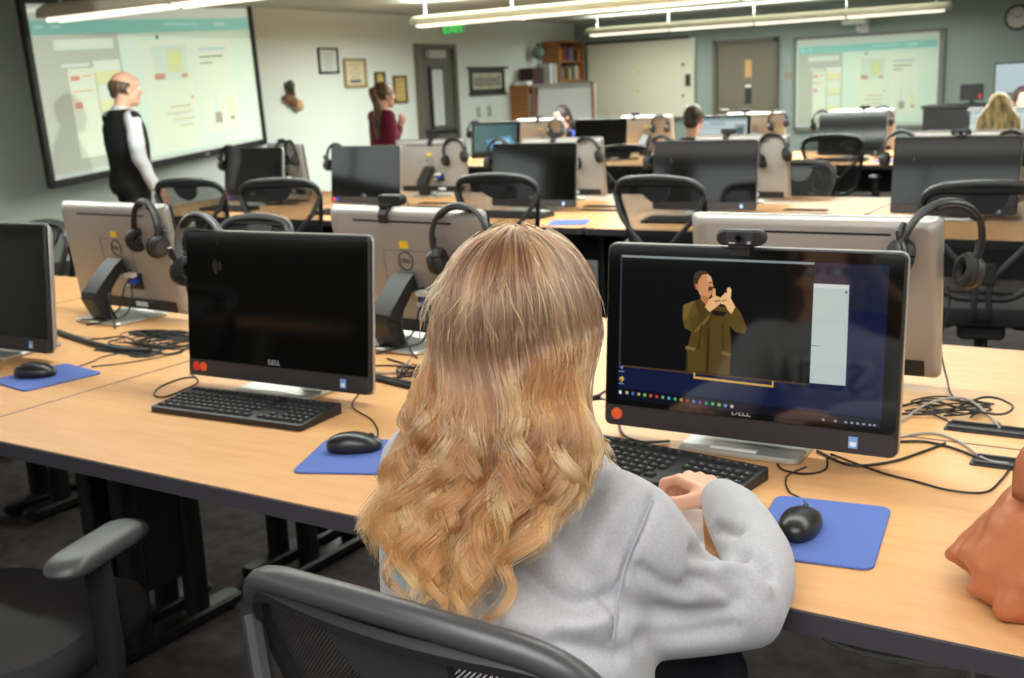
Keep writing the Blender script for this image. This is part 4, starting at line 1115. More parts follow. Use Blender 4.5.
for k in range(NL):
    az_ = hr.uniform(-1.65, 1.65) if k % 5 else hr.uniform(-2.2, 2.2)
    pol = abs(hr.normal(0, .40))+.02
    if k % 3 == 0: pol = hr.uniform(.3, 1.25)
    layer = hr.uniform(0, 1)
    u = math.sin(min(1.57, abs(az_)))
    end_z = float(np.interp(u, [0,.45,.75,1], [.897,.910,.94,.965]))+hr.normal(0,.022)+.02*(1-layer)+.012
    ph = 3.2*az_+2.2*layer+hr.normal(0,.5); wl = hr.uniform(.070,.092); amp = hr.uniform(.005,.0115); hx = 1 if az_ > 0 else -1
    flick = hr.normal(0,.012); clump = hr.uniform(.003,.0055); wz = hr.uniform(.75,1.0)
    if k in (11, 57, 103): az_ = -1.25; flick = -.05; end_z = .925
    ns = int(hr.integers(34, 56)); tone = hr.choice(4, p=[.38,.28,.20,.14])
    bx = hr.normal(0, .012)
    for s_ in range(ns):
        a0 = az_+hr.normal(0,.06); p0 = max(.0, pol+hr.normal(0,.07)); off = hr.normal(0, 1, 3)
        rad = 1.03+.09*layer+.010*hr.normal()
        pts = []
        for i, th in enumerate(np.linspace(p0, 1.6, 12)):
            x = math.sin(a0)*math.sin(th); y = -math.cos(a0)*math.sin(th); z = math.cos(th)
            w0 = .0008*math.sin(9*th+ph)*(i/11); gg = clump*.6*(i/11)**1.5
            pts.append(E0+(ER*rad+w0)*np.array([x,y,z])+np.array([w0*.8+off[0]*gg,off[1]*gg*.7,off[2]*.004]))
        q = pts[-1].copy(); z0 = q[2]; ez = end_z+hr.normal(0,.010); n2 = 30; xr = q[0]-E0[0]; w00 = .0022*math.sin(9*1.6+ph)
        for i in range(1, n2+1):
            s = i/n2; z = z0+(ez-z0)*s
            x = E0[0]+xc(z)*sm_(s/.6)+xr*(1+(hw(z)-1)*sm_(s/.7))+bx*s
            tip = clump*(1-.6*max(0,(s-.55)/.45)); tp = (tip-clump*.6)*min(1,s*5); x += off[0]*tp
            y = q[1]+.01*s
            yb_ = backy(z)-.010-.030*layer
            blend = min(1, max(0, (s-.08)/.5)); blend = blend*blend*(3-2*blend)
            lim = yb_+max(0, abs(x-E0[0]-xc(z))-.08)*.5
            lim -= .022*math.exp(-((z-1.045)/.06)**2)
            y = y*(1-blend)+min(y, lim)*blend
            A = amp*min(1, (s/.75))**1.4
            t_ = 2*PI*(z0-z)/wl*wz+ph
            x += A*(math.sin(t_*hx)-0)+flick*max(0,s-.65)*2.9; y += -abs(A)*.5+A*.75*math.cos(t_)*min(1,s*3)
            y += off[1]*tp*.7
            z += off[2]*.002*s+A*.55*math.sin(2*t_+1)*s
            pts.append(np.array([x, y, z]))
        groups[tone if hr.random() < .9 else int(hr.integers(0,3))].append(np.array(pts))
for k in range(34):      # springy ringlets lying over the rest
    az_ = hr.uniform(-1.35, 1.35) if k < 24 else hr.uniform(-1.5,-.4); u = math.sin(abs(az_)); pol = hr.uniform(.5,1.3); ph = hr.uniform(0,6.28); wl = hr.uniform(.045,.07); rA = hr.uniform(.010,.016)
    end_z = float(np.interp(u, [0,.5,1], [.865,.885,.93]))+hr.normal(0,.018); hx = hr.choice([-1,1]); bx = hr.normal(0,.02); tone = int(hr.choice([0,0,2,1]))
    for s_ in range(42):
        off = hr.normal(0,1,3)*.0024; a0 = az_+hr.normal(0,.02); pts = []
        for th in np.linspace(pol, 1.6, 8): pts.append(E0+ER*1.11*np.array([math.sin(a0)*math.sin(th), -math.cos(a0)*math.sin(th), math.cos(th)])+off)
        q = pts[-1].copy(); xr = q[0]-E0[0]; z0 = q[2]; ez = end_z+hr.normal(0,.006)
        for i in range(1, 43):
            s = i/42; z = z0+(ez-z0)*s
            x = E0[0]+xc(z)*sm_(s/.6)+xr*(1+(hw(z)-1)*sm_(s/.7))+bx*s
            lim = backy(z)-.045-.022*math.exp(-((z-1.045)/.06)**2)+max(0, abs(x-E0[0]-xc(z))-.08)*.5
            b_ = sm_((s-.08)/.5); y = q[1]*(1-b_)+min(q[1], lim)*b_
            A = rA*sm_((s-.15)/.5); t_ = 2*PI*(z0-z)/wl+ph
            pts.append(np.array([x+A*math.sin(t_)*hx, y-A*.6+A*.7*math.cos(t_), z])+off*(1 if s < .8 else 1-2*(s-.8)))
        groups[tone].append(np.array(pts))
for k in range(170):     # loose fly-away hairs
    a0 = hr.uniform(-1.9,1.9); pts = []; r0 = 1.1; up_ = hr.uniform(.02,.16); w1 = hr.uniform(.4,1.2); ph = hr.uniform(0,6)
    for i, th in enumerate(np.linspace(hr.uniform(.0,.5), hr.uniform(1.2,1.9), 14)):
        s = i/13; r1 = r0+up_*s*s+.02*math.sin(6*s+ph)
        pts.append(E0+ER*r1*np.array([math.sin(a0+.25*math.sin(w1*5*s+ph)*s)*math.sin(th), -math.cos(a0)*math.sin(th), math.cos(th)]))
    groups[2].append(np.array(pts))
def soft(c):
    c = c.copy()
    for _ in range(2): c[1:-1] = (c[:-2]+2*c[1:-1]+c[2:])/4
    return c
for g, m_ in zip(groups, TONES):
    g = [soft(c) for c in g]
    strands('hair_strands', g, m_, .00072, hair, B)
# ------------------------------------------------------------------ other people
def hair_cap(name, M, s, col, rad=(.083,.103,.094), back=0., cut=None):
    return mat(name, col, .55)
def figure(label, base, hc, face, sh, arms, torso, top_m, legs_m=None, legs=None, hairfn=None, hairc=(60,44,34), tilt=-.1, neckline=None, hs=1.0, vox=.009, sleeve_m=None, hands=True, clothname='shirt'):
    """sh: (left shoulder, right shoulder); arms: list of (elbow, wrist, hand dir, back-of-hand normal, side); torso: ring sections"""
    M = frame(hc, (face[0], face[1], tilt)); b = MB()
    nb = ((sh[0][0]+sh[1][0])/2, (sh[0][1]+sh[1][1])/2, (sh[0][2]+sh[1][2])/2+.03)
    head(b, M, hs, nb)
    rings(b, [(c, rx*.9, ry*.88, yw) for c, rx, ry, yw in torso], SKIN)
    for s, (el, wr, hd, hn, sd) in zip(sh, arms):
        chain(b, [s, el], [.046,.038], SKIN); chain(b, [el, wr], [.037,.025], SKIN)
        hand(b, wr, hd, hn, sd, ((25,35,20),)*4, .05, .95)
    if legs:
        for h, k, a, t in legs:
            chain(b, [h, k], [.075,.052], SKIN); chain(b, [k, a], [.05,.036], SKIN); b.tube([a, t], [.036,.03], SKIN, 10); b.ell(t, (.032,)*3, SKIN, 10, 8)
    me = remesh(b, 'person_body', .006, 2); shift(me, base); me.materials.clear(); me.materials.append(SKIN)
    p = obj('person', me, None, base); tag(p, label, 'person'); eyes(p, M, base)
    c = MB(); rings(c, [(cc, rx+.012, ry+.012, yw) for cc, rx, ry, yw in torso], top_m)
    for s in sh: c.ell(s, (.062,.062,.055), top_m)
    c2 = c if sleeve_m is None else MB()
    for s, (el, wr, hd, hn, sd) in zip(sh, arms):
        chain(c2, [s, el], [.062,.052], top_m); chain(c2, [el, V(el).lerp(V(wr),.93)], [.052,.036], top_m)
    me = remesh(c, clothname, .008, 4); folds(me, [], nz=((.006,11,(1,1,.8)),)); shift(me, base); me.materials.clear(); me.materials.append(top_m); obj(clothname, me, p)
    if sleeve_m is not None:
        for s, (el, wr, hd, hn, sd) in zip(sh, arms):
            c3 = MB(); chain(c3, [s, el], [.060,.052], sleeve_m); chain(c3, [el, V(el).lerp(V(wr),.95)], [.052,.038], sleeve_m)
            me = remesh(c3, 'sleeve', .007, 3); folds(me, [], nz=((.007,18,(1,1,.8)),)); shift(me, base); me.materials.clear(); me.materials.append(sleeve_m); obj('shirt_sleeve', me, p)
        cl = MB(); cl.tube([V(nb)+V((0,0,-.02)), V(nb)+V((0,0,.055))], [.072,.06], sleeve_m, 20); cl.M = Matrix()
        me = remesh(cl, 'collar', .008, 2); shift(me, base); me.materials.clear(); me.materials.append(sleeve_m); obj('shirt_collar', me, p)
    if legs and legs_m:
        t = MB(); c0 = torso[0]
        rings(t, [((c0[0][0],c0[0][1],c0[0][2]-.06), c0[1]*.95, c0[2]*.95, c0[3]), (c0[0], c0[1]+.014, c0[2]+.014, c0[3]), ((torso[1][0][0],torso[1][0][1],c0[0][2]+.09), torso[1][1]+.008, torso[1][2]+.008, torso[1][3])], legs_m)
        for h, k, a, tt in legs:
            chain(t, [h, k], [.092,.066], legs_m); chain(t, [k, V(k).lerp(V(a),.95)], [.066,.055], legs_m)
        me = remesh(t, 'trousers', .01, 4); shift(me, base); me.materials.clear(); me.materials.append(legs_m); obj('trousers', me, p)
        for h, k, a, tt in legs:
            d = (V(tt)-V(a)); d.z = 0; an = math.atan2(d.y, d.x)-PI/2
            obj('shoe', MB().ell((0,0,0), (.046,.13,.045), mat('black_shoe',(20,20,22),.5)), p, V(a).lerp(V(tt),.55)-V(base)+V((0,0,-.03)), (0,0,an))
    hm_ = MB(); mm = mat('hair_%d_%d_%d' % hairc, hairc, .5, bump=(90,.6,.004), mottle=(tuple(int(v*.6) for v in hairc), 40, (1,1,.25)))
    hairfn(hm_, M, mm); me = remesh(hm_, 'hair', .006, 3)
    folds(me, [], nz=((.004,45,(1,1,.25)),)); shift(me, base); me.materials.clear(); me.materials.append(mm); obj('hair', me, p)
    return p, M
def standing_legs(x, y, f, hz):
    f = V((f[0], f[1], 0)).normalized(); r = V((f.y, -f.x, 0)); o = []
    for s, st in ((-1, .05), (1, -.04)):
        h = V((x,y,hz))+r*(s*.085); k = V((x,y,hz*.53))+r*(s*.095)+f*(st+.02); a = V((x,y,.085))+r*(s*.1)+f*st; o.append((h, k, a, a+f*.13+V((0,0,-.045))))
    return o
def seated_legs(x, y, f, sz=.52):
    f = V((f[0], f[1], 0)).normalized(); r = V((f.y, -f.x, 0)); o = []
    for s in (-1, 1):
        h = V((x,y,sz))+r*(s*.09); k = h+f*.40+r*(s*.03)+V((0,0,.01)); a = V((k.x,k.y,.085))+f*.02; o.append((h, k, a, a+f*.13+V((0,0,-.045))))
    return o
# the teacher
VEST = mat('black_knit_vest', (12,12,14), .9, bump=(400,.3,.001)); SHIRT = mat('white_shirt', (196,198,202), .8, bump=(60,.4,.004)); BTR = mat('black_trousers', (14,14,17), .85)
tx, ty = -6.40, 5.20; tf = (.30,.95); yw = R(-17.5)
rgt = V((.95,-.30,0)); fwd = V((.30,.95,0))
def rel(a, b, z, o=None): q = V((tx,ty,0))+rgt*a+fwd*b; return (q.x, q.y, z)
def bald(b, M, m):
    o = b.M; b.M = M
    for i in range(9):       # a low band of hair round the back and the sides
        a = R(-96+192*i/8)
        b.ell((.062*math.sin(a), -.018-.078*math.cos(a), .008+.012*math.cos(a)), (.026,.026,.046), m, 10, 8)
    
    b.ell((0,-.085,-.03),(.05,.02,.035),m)
    b.M = o
figure('balding man in black vest and white shirt standing at the big projection screen', (tx,ty,0), rel(.0,.03,1.555), tf,
    (rel(-.20,-.02,1.36), rel(.185,-.02,1.36)),
    [(rel(-.25,.03,1.10), rel(-.23,.10,.88), (.1,.4,-.9), (-.95,.3,.1), 1), (rel(.245,-.03,1.10), rel(.27,.05,.885), (.25,.5,-.85), rgt, -1)],
    [(rel(0,-.02,.90),.165,.115,-17.5),(rel(0,0,1.02),.16,.118,-17.5),(rel(-.015,0,1.18),.19,.125,-17.5),(rel(-.01,-.01,1.30),.198,.115,-17.5),(rel(0,-.02,1.375),.165,.085,-17.5),(rel(0,-.02,1.42),.085,.06,-17.5)],
    VEST, BTR, standing_legs(tx, ty, tf, .86), bald, (98,76,54), -.05, sleeve_m=SHIRT, clothname='vest', hs=1.03)
# the woman in maroon
MAR = mat('maroon_knit', (112,22,48), .85, bump=(300,.3,.001))
wx, wy = -6.40, 8.06
def relw(a, b, z): q = V((wx,wy,0))+V((.9,-.44,0))*a+V((.44,.9,0))*b; return (q.x, q.y, z)
def pony(b, M, m):
    o = b.M; b.M = M
    b.ell((0,-.018,.03),(.081,.098,.09),m,18,12); b.ell((0,-.095,.05),(.03,.03,.03),m)
    for q in (-1,1): b.ell((q*.068,-.01,.01),(.018,.045,.05),m)
    b.M = o
    P0 = M @ V((0,-.105,.055)); pts = [P0, P0+V((.02,-.05,-.02)), V((wx+.06,wy-.145,1.34)), V((wx+.055,wy-.16,1.2)), V((wx+.06,wy-.155,1.06))]
    for dx, dy in ((0,0),(.018,.0),(-.016,.006),(.004,-.016)):
        chain(b, [p+V((dx,dy,0))*(i/2 if i < 3 else 1) for i, p in enumerate(pts)], [.022,.028,.026,.012], m, 10)
figure('woman with a long brown ponytail and maroon top walking past the framed pictures', (wx,wy,0), relw(0,.03,1.435), (.44,.9),
    (relw(-.155,-.01,1.245), relw(.155,-.01,1.245)),
    [(relw(-.20,.04,1.02), relw(-.13,.12,.92), (.44,.9,-.8), (-.5,-.2,.8), 1), (relw(.20,-.01,1.02), relw(.14,.10,1.14), (.1,.35,.9), (.6,-.3,.7), -1)],
    [(relw(0,-.01,.86),.165,.12,-26),(relw(0,0,.98),.145,.105,-26),(relw(0,0,1.10),.15,.11,-26),(relw(0,0,1.2),.152,.1,-26),(relw(0,-.01,1.265),.125,.075,-26),(relw(0,-.01,1.31),.07,.055,-26)],
    MAR, mat('dark_jeans',(30,34,48),.85), standing_legs(wx, wy, (.44,.9), .82), pony, (116,84,52), -.02)
# seated people of the third row
def seated(label, x, y, f, hz, hairfn, hairc, m, lean=.05, tilt=-.15, hs=.97):
    f = V((f[0],f[1],0)).normalized(); r = V((f.y,-f.x,0)); yw = math.degrees(math.atan2(r.y, r.x))
    q = lambda a, b, z: tuple(V((x,y,0))+r*a+f*b+V((0,0,z)))
    top = hz-.19
    hip = q(0,-.12,0)
    return figure(label, (x,y,0), q(0,lean+.02,hz), (f.x,f.y), (q(-.175,lean-.03,top-.02), q(.175,lean-.03,top-.02)),
        [(q(-.22,lean+.10,top-.24), q(-.14,lean+.33,.80), f, (0,0,1), 1), (q(.22,lean+.10,top-.24), q(.14,lean+.33,.80), f, (0,0,1), -1)],
        [(q(0,-.11,.50),.17,.125,yw),(q(0,-.08,.62),.15,.11,yw),(q(0,lean-.05,top-.16),.165,.11,yw),(q(0,lean-.04,top-.05),.165,.1,yw),(q(0,lean-.03,top+.01),.14,.075,yw),(q(0,lean-.02,top+.05),.07,.055,yw)],
        m, mat('dark_jeans',(30,34,48),.85), seated_legs(hip[0],hip[1],f), hairfn, hairc, tilt, hs=hs)
def longhair(dz=-.3, w=.09):
    def fn(b, M, m):
        o = b.M; b.M = M
        b.ell((0,-.015,.032),(.084,.1,.09),m,18,12)
        rings(b, [((0,-.075,dz),.10*w/.09,.03,0),((0,-.07,dz*.6),.105*w/.09,.04,0),((0,-.045,-.06),.095*w/.09,.06,0),((0,-.02,.03),.085,.085,0)], m)
        b.M = o
        return
    return fn
def shorthair(b, M, m):
    o = b.M; b.M = M
    b.ell((0,-.02,.036),(.082,.098,.09),m,18,12); b.ell((0,-.06,-.03),(.066,.045,.05),m)
    for q in (-1,1): b.ell((q*.07,.0,.02),(.014,.03,.04),m)
    b.M = o
seated('dark-haired woman in blue looking down behind a silver-backed third-row computer', -6.0, 10.78, (-.25,-.95), 1.12, longhair(-.28,.082), (44,30,26), mat('blue_top',(40,60,140),.8), tilt=-.35)
seated('person with short brown hair and black top facing the lit white page', -3.60, 8.55, (-.05,1), 1.125, shorthair, (84,62,44), mat('black_top',(18,18,20),.85))
seated('blond woman seen from behind before a lit page at the far right', -1.27, 8.55, (-.1,1), 1.135, longhair(-.34,.135), (240,212,150), mat('black_top',(18,18,20),.85), hs=1.05)
seated('dark-haired person beyond the blond woman, under the wall-side lit monitor', -1.49, 11.25, (.35,-.9), 1.13, shorthair, (58,38,36), mat('grey_top',(70,70,74),.85))
addmon('P5', -1.36, 9.43, -2, 'computer with a lit white page in front of the blond woman', screen=page_screen)
chairb(-3.56, 8.17, 3, 'black chair holding the short-haired person', -.08)
chairb(-1.22, 8.16, 3, 'black chair holding the blond woman', -.08)

# ------------------------------------------------------------------ instructor desk and what stands on it
t = thing('instructor_desk', 'black block-shaped instructor desk beside the back projection board', 'desk', (-2.25, 12.7, 0))
DK = mat('black_laminate', (22,22,24), .5)
obj('desk_body', MB().plate((0,0,.52), .68,.6,1.04,.02,DK,'z',.008), t)
obj('desk_top', MB().plate((0,0,1.055), .72,.64,.03,.02,BLK2,'z',.006), t)
obj('front_panel', MB().box((.0,-.305,.62),(.56,.012,.6),BLK), t)
obj('shelf_ledge', MB().plate((.52,0,.96), .42,.5,.05,.02,mat('ledge_grey',(120,122,120),.5),'z',.006).box((.6,.05,.47),(.06,.4,.94),DK), t)
t = thing('small_monitor', 'small black monitor standing on the black instructor desk', 'monitor', (-2.16, 12.7, 1.07))
obj('screen', MB().plate((0,0,.12), .23,.17,.03,.008,BLK,'y',.003), t); obj('stand', MB().cyl((0,.0,0),(0,.0,.05),.02,BLK).cyl((0,0,0),(0,0,.01),.07,BLK), t)
obj('indicator', MB().box((.085,-.017,.08),(.025,.003,.04),RED), t)
t = thing('arm_lamp', 'grey jointed desk lamp between the small monitor and the lit wall-side monitor', 'lamp', (-1.93, 12.6, .985))
obj('base', MB().cyl((0,0,0),(0,0,.02),.06,mat('lamp_grey',(120,124,124),.4)), t)
obj('post', MB().cyl((0,0,.02),(0,0,.29),.014,MATS['lamp_grey']), t)
obj('arm', MB().tube([(0,0,.28),(.3,-.02,.31),(.47,-.03,.36)], .012, MATS['lamp_grey']), t)
obj('lamp_head', MB().tube([(.47,-.03,.36),(.56,-.04,.30),(.6,-.05,.28)], [.02,.045,.03], BLK, 12), t)
t = thing('wall_side_monitor', 'big lit monitor on a pole at the right edge, near the wall clock', 'monitor', (-1.52, 12.2, 0))
obj('screen', MB().plate((0,0,1.32), .70,.31,.04,.01,BLK,'y',.003), t)
LS_ = mat('lit_white_screen', (8,8,8), .1, emit=(206,226,232), es=.75)
obj('display', MB().box((0,-.021,1.32),(.67,.003,.28),LS_), t)
obj('pole', MB().cyl((0,.05,0),(0,.05,1.3),.025,BLK).cyl((0,.05,0),(0,.05,.03),.22,BLK,24), t)
obj('camera', MB().box((.05,0,1.505),(.07,.05,.04),BLK).box((.05,-.01,1.475),(.03,.02,.04),BLK), t)
t = thing('side_table', 'white-edged table in front of the dark-haired person beyond the blond woman', 'table', (-1.35, 10.95, 0))
obj('table_top', MB().plate((0,0,.725),1.3,.5,.03,.02,WHT,'z',.006), t)
for a in (-.6,.6): obj('leg', MB().box((a,0,.355),(.05,.44,.71),BLKM), t)

# ------------------------------------------------------------------ bookcases, globe, easel
OAK = mat('brown_oak_veneer', (168,112,60), .5, mottle=((146,94,48),6,(1,1,9))); OAKD = mat('oak_inside', (84,54,30), .6)
def bookcase(label, y0, y1, z0, z1, shelves, d=.31):
    t = thing('bookcase', label, 'bookcase', (XL+.004, (y0+y1)/2, z0)); L = y1-y0; h = z1-z0
    for s in (-1,1): obj('side_panel', MB().box((d/2, s*(L/2-.0125), h/2),(d,.025,h),OAK), t)
    obj('top_panel', MB().box((d/2,0,h-.0125),(d-.001,L-.05,.025),OAK), t); obj('bottom_panel', MB().box((d/2,0,.04),(d-.001,L-.05,.03),OAK), t)
    obj('back_panel', MB().box((.006,0,h/2),(.012,L-.05,h-.02),OAKD), t)
    for z in shelves: obj('shelf', MB().box((d/2,0,z-z0),(d-.01,L-.05,.022),OAK), t)
    return t
bookcase('long low brown oak bookcase standing in the corner behind the easel', 13.98, 15.9, 0, 1.49, (.5,1.0))
bookcase('short brown oak bookcase set on top of the low one', 14.93, 15.72, 1.491, 2.12, (1.815,))
BC = [(120,34,34),(206,190,150),(40,52,74),(188,150,40),(60,90,70),(150,60,40),(86,56,80),(210,204,190),(30,30,34),(100,120,140),(176,120,60),(70,110,120)]
bi = [0]; ORD = ['first','second','third','fourth','fifth','sixth','seventh','eighth','ninth','tenth','eleventh','twelfth','thirteenth','fourteenth','fifteenth','sixteenth','seventeenth','eighteenth','nineteenth','twentieth']
HUE = ['red','cream','navy','yellow','green','rust','plum','off-white','black','slate','tan','teal']
def books(z, ya, yb_, where, hmax, group):
    y = ya; n = 0; rb = random.Random(int(z*100)+int(ya*10))
    while y < yb_-.05:
        w_ = rb.uniform(.026,.06); h = hmax*rb.uniform(.72,.97); dd = rb.uniform(.15,.21); ci = rb.randrange(12); bi[0] += 1
        c = BC[ci]; mm = mat('book_cover_%d' % ci, c, .6)
        t = thing('book', '%s book, %s from the near end %s' % (HUE[ci], ORD[n], where), 'book', (XL+.29-dd/2, y+w_/2, z), 0, group)
        m = MB(); m.box((0,-w_/2+.002,h/2),(dd,.003,h),mm).box((0,w_/2-.002,h/2),(dd,.003,h),mm).box((dd/2-.0015,0,h/2),(.004,w_,h),mm)
        obj('cover', m, t); obj('pages', MB().box((-.004,0,h/2),(dd-.014,w_-.007,h-.012),PAPER), t)
        y += w_+.004; n += 1
        if rb.random() < .12: y += .05
books(1.827, 14.99, 15.64, 'on the upper shelf of the short bookcase', .24, 'books on the upper shelf')
books(1.548, 14.99, 15.64, 'on the lower shelf of the short bookcase', .235, 'books below the upper shelf')
books(1.012, 14.04, 14.75, 'on the top shelf of the low bookcase', .40, 'books on the low bookcase top shelf')
books(.512, 14.04, 14.75, 'on the middle shelf of the low bookcase', .40, 'books on the low bookcase middle shelf')
t = thing('storage_box', 'dark maroon box standing on the near end of the low bookcase', 'box', (XL+.17, 14.33, 1.491))
obj('box_body', MB().plate((0,0,.11), .24,.30,.22,.01,mat('maroon_card',(62,30,32),.7),'z',.004), t); obj('lid', MB().plate((0,0,.225), .25,.31,.03,.01,mat('maroon_lid',(74,36,38),.7),'z',.004), t)
tag(obj('paper_stack', MB().plate((0,0,.02), .22,.16,.04,.004,PAPER,'z',.001).plate((.004,.006,.05), .21,.15,.018,.004,WHT,'z',.001), None, (XL+.17,14.09,1.491)), 'white paper stack at the near end of the low bookcase top', 'paper')
for i, (c, n) in enumerate((((206,208,200),'white'),((150,158,170),'blue-grey'),((186,176,160),'beige'))):
    t = thing('binder', n+' ring binder standing between the maroon box and the short bookcase', 'binder', (XL+.17, 14.70+.078*i, 1.491), 0, 'binders on the low bookcase')
    mm = mat('binder_'+n.replace(' ','_'), c, .5); m = MB().box((0,-.034,.15),(.24,.004,.30),mm).box((0,.034,.15),(.24,.004,.30),mm).box((.118,0,.15),(.005,.072,.30),mm)
    obj('cover', m, t); obj('sheets', MB().box((-.01,0,.14),(.2,.055,.27),PAPER), t)
t = thing('globe', 'blue globe with dark knob standing behind the binders', 'globe', (XL+.16, 14.575, 1.491))
OC = mat('globe_blue', (44,112,160), .4, mottle=((150,160,110),5,(1,1,1)))
obj('ball', MB().ell((0,0,.46),(.10,.10,.10),OC,24,16), t)
obj('meridian', MB().tube([(.11*math.sin(2*PI*i/28),0,.46+.11*math.cos(2*PI*i/28)) for i in range(15)],.006,BLKM,6), t)
obj('stand', MB().cyl((0,0,0),(0,0,.02),.07,BLKM,20).cyl((0,0,.02),(0,0,.34),.012,BLKM).ell((0,0,.58),(.03,.03,.022),BLKM), t)
t = thing('easel_board', 'white board on a wooden easel in front of the bookcases', 'easel', (-7.70, 13.75, 0), R(10))
obj('board', MB().plate((0,0,1.04), .86,.88,.02,.006,mat('easel_white',(236,240,238),.4),'y',.002), t, (0,.0,0), (R(-7),0,0))
for s in (-1,1): obj('leg', MB().tube([(s*.43,.0,1.5),(s*.45,-.0,.0)],.02,OAK,6), t)
obj('leg', MB().tube([(0,.19,1.42),(0,.62,.0)],.018,OAK,6), t)
obj('tray', MB().box((0,-.04,.585),(.88,.08,.02),OAK), t)
obj('flip_clamp', MB().box((0,-.014,1.475),(.84,.02,.04),mat('clamp_grey',(170,174,168),.4)), t)

# ------------------------------------------------------------------ things on the side wall
def picture(y0, y1, z0, z1, fm, label, inner, fw_=.022, extra=None):
    t = thing('framed_picture', label, 'picture', (XL, (y0+y1)/2, (z0+z1)/2)); w_, h = y1-y0, z1-z0
    m = MB()
    for s in (-1,1):
        m.box((.012, s*(w_/2-fw_/2), 0),(.024,fw_,h),fm); m.box((.012,0,s*(h/2-fw_/2)),(.023,w_-2*fw_,fw_),fm)
    obj('frame', m, t)
    k = MB().box((.006,0,0),(.008,w_-fw_*1.5,h-fw_*1.5),inner); obj('sheet', k, t)
    if extra: extra(t, w_, h)
    return t
CREAM = mat('cream_sheet', (222,208,170), .7); CERT = mat('certificate_paper', (214,222,214), .7); GOLD = mat('gold_sheet', (206,176,96), .6); INK = mat('grey_ink', (130,134,130), .8); INKB = mat('blue_ink', (70,90,130), .8)
def lines(n, mm, w0=.6):
    def fn(t, w_, h):
        m = MB()
        for i in range(n): m.box((.0105,0,h*(.28-.56*i/(n-1))),(.001,w_*w0*(1-.3*(i%2)),h*.022),mm)
        obj('print', m, t)
    return fn
picture(9.86,10.2,1.71,2.0,mat('black_frame',(24,26,26),.4),'black-framed pale certificate, the first picture after the carving', CERT, .022, lines(6, INK))
def bear(t, w_, h):
    lines(5, INK, .5)(t, w_, h); obj('emblem', MB().box((.0105,0,-h*.28),(.001,w_*.5,h*.1),INKB), t)
picture(10.29,10.70,1.54,1.88,mat('bronze_frame',(150,132,100),.5),'beige-framed cream certificate with a blue emblem', CREAM, .03, bear)
picture(10.86,11.06,1.44,1.72,mat('green_black_frame',(34,44,30),.4),'small dark-framed gold certificate behind the head of the woman in maroon', GOLD, .028, lines(4, INK))
picture(11.22,11.49,1.33,1.67,mat('brown_frame',(72,50,34),.4),'brown-framed gold certificate in front of the face of the woman in maroon', GOLD, .026, lines(4, INK))
def row(t, w_, h):
    m = MB()
    for i in range(9): m.box((.012,(i-4)*w_*.085,-.01),(.004,w_*.035,h*(.32+.06*(i%3))),BLK2)
    obj('print', m, t)
    obj('ledge', MB().box((.03,0,h/2+.008),(.06,w_+.1,.03),MATS['black_frame']).box((.025,0,-h/2-.008),(.05,w_+.04,.025),MATS['black_frame']), t)
picture(12.93,13.82,1.40,1.74,MATS['black_frame'],'wide black-framed picture with a row of dark figures, right of the side door', mat('pale_sheet',(196,196,170),.7), .06, row)
t = thing('wall_carving', 'brown carved wooden figure hanging beside the big projection screen', 'carving', (XL, 9.34, 1.47))
WB = mat('carved_wood', (140,96,60), .6, mottle=((100,66,42),14,(1,1,1))); WP = mat('pale_wood', (198,164,112), .6); WD = mat('dark_wood', (62,54,44), .6)
m = MB().ell((.05,-.015,.115),(.045,.05,.062),WD).ell((.05,0,.04),(.035,.04,.05),WB); obj('head', remesh(m,'carving_head',.008,2), t); t.children[-1].data.materials.clear(); t.children[-1].data.materials.append(WD)
m = MB().ell((.05,-.07,-.015),(.04,.06,.05),WB,rot=Matrix.Rotation(R(35),3,'X')).ell((.05,.0,-.05),(.045,.08,.06),WB,rot=Matrix.Rotation(R(-35),3,'X')); me = remesh(m,'carving_body',.008,2); me.materials.clear(); me.materials.append(WB); obj('body', me, t)
m = MB().ell((.055,.085,-.10),(.04,.075,.06),WP,rot=Matrix.Rotation(R(-50),3,'X')); obj('pale_hand', m, t)
for y, nm in ((13.12,'pale wall outlet plate nearer the side door, under the wide black-framed picture'),(13.40,'pale wall outlet plate nearer the bookcase, under the wide black-framed picture')):
    t = thing('wall_outlet', nm, 'outlet', (XL, y, 1.15)); obj('plate', MB().plate((.005,0,0),.1,.15,.01,.008,mat('outlet_beige',(186,186,172),.5),'x',.003), t)
    for z in (-.035,.035): obj('socket', MB().box((.0105,0,z),(.003,.035,.03),INK), t)

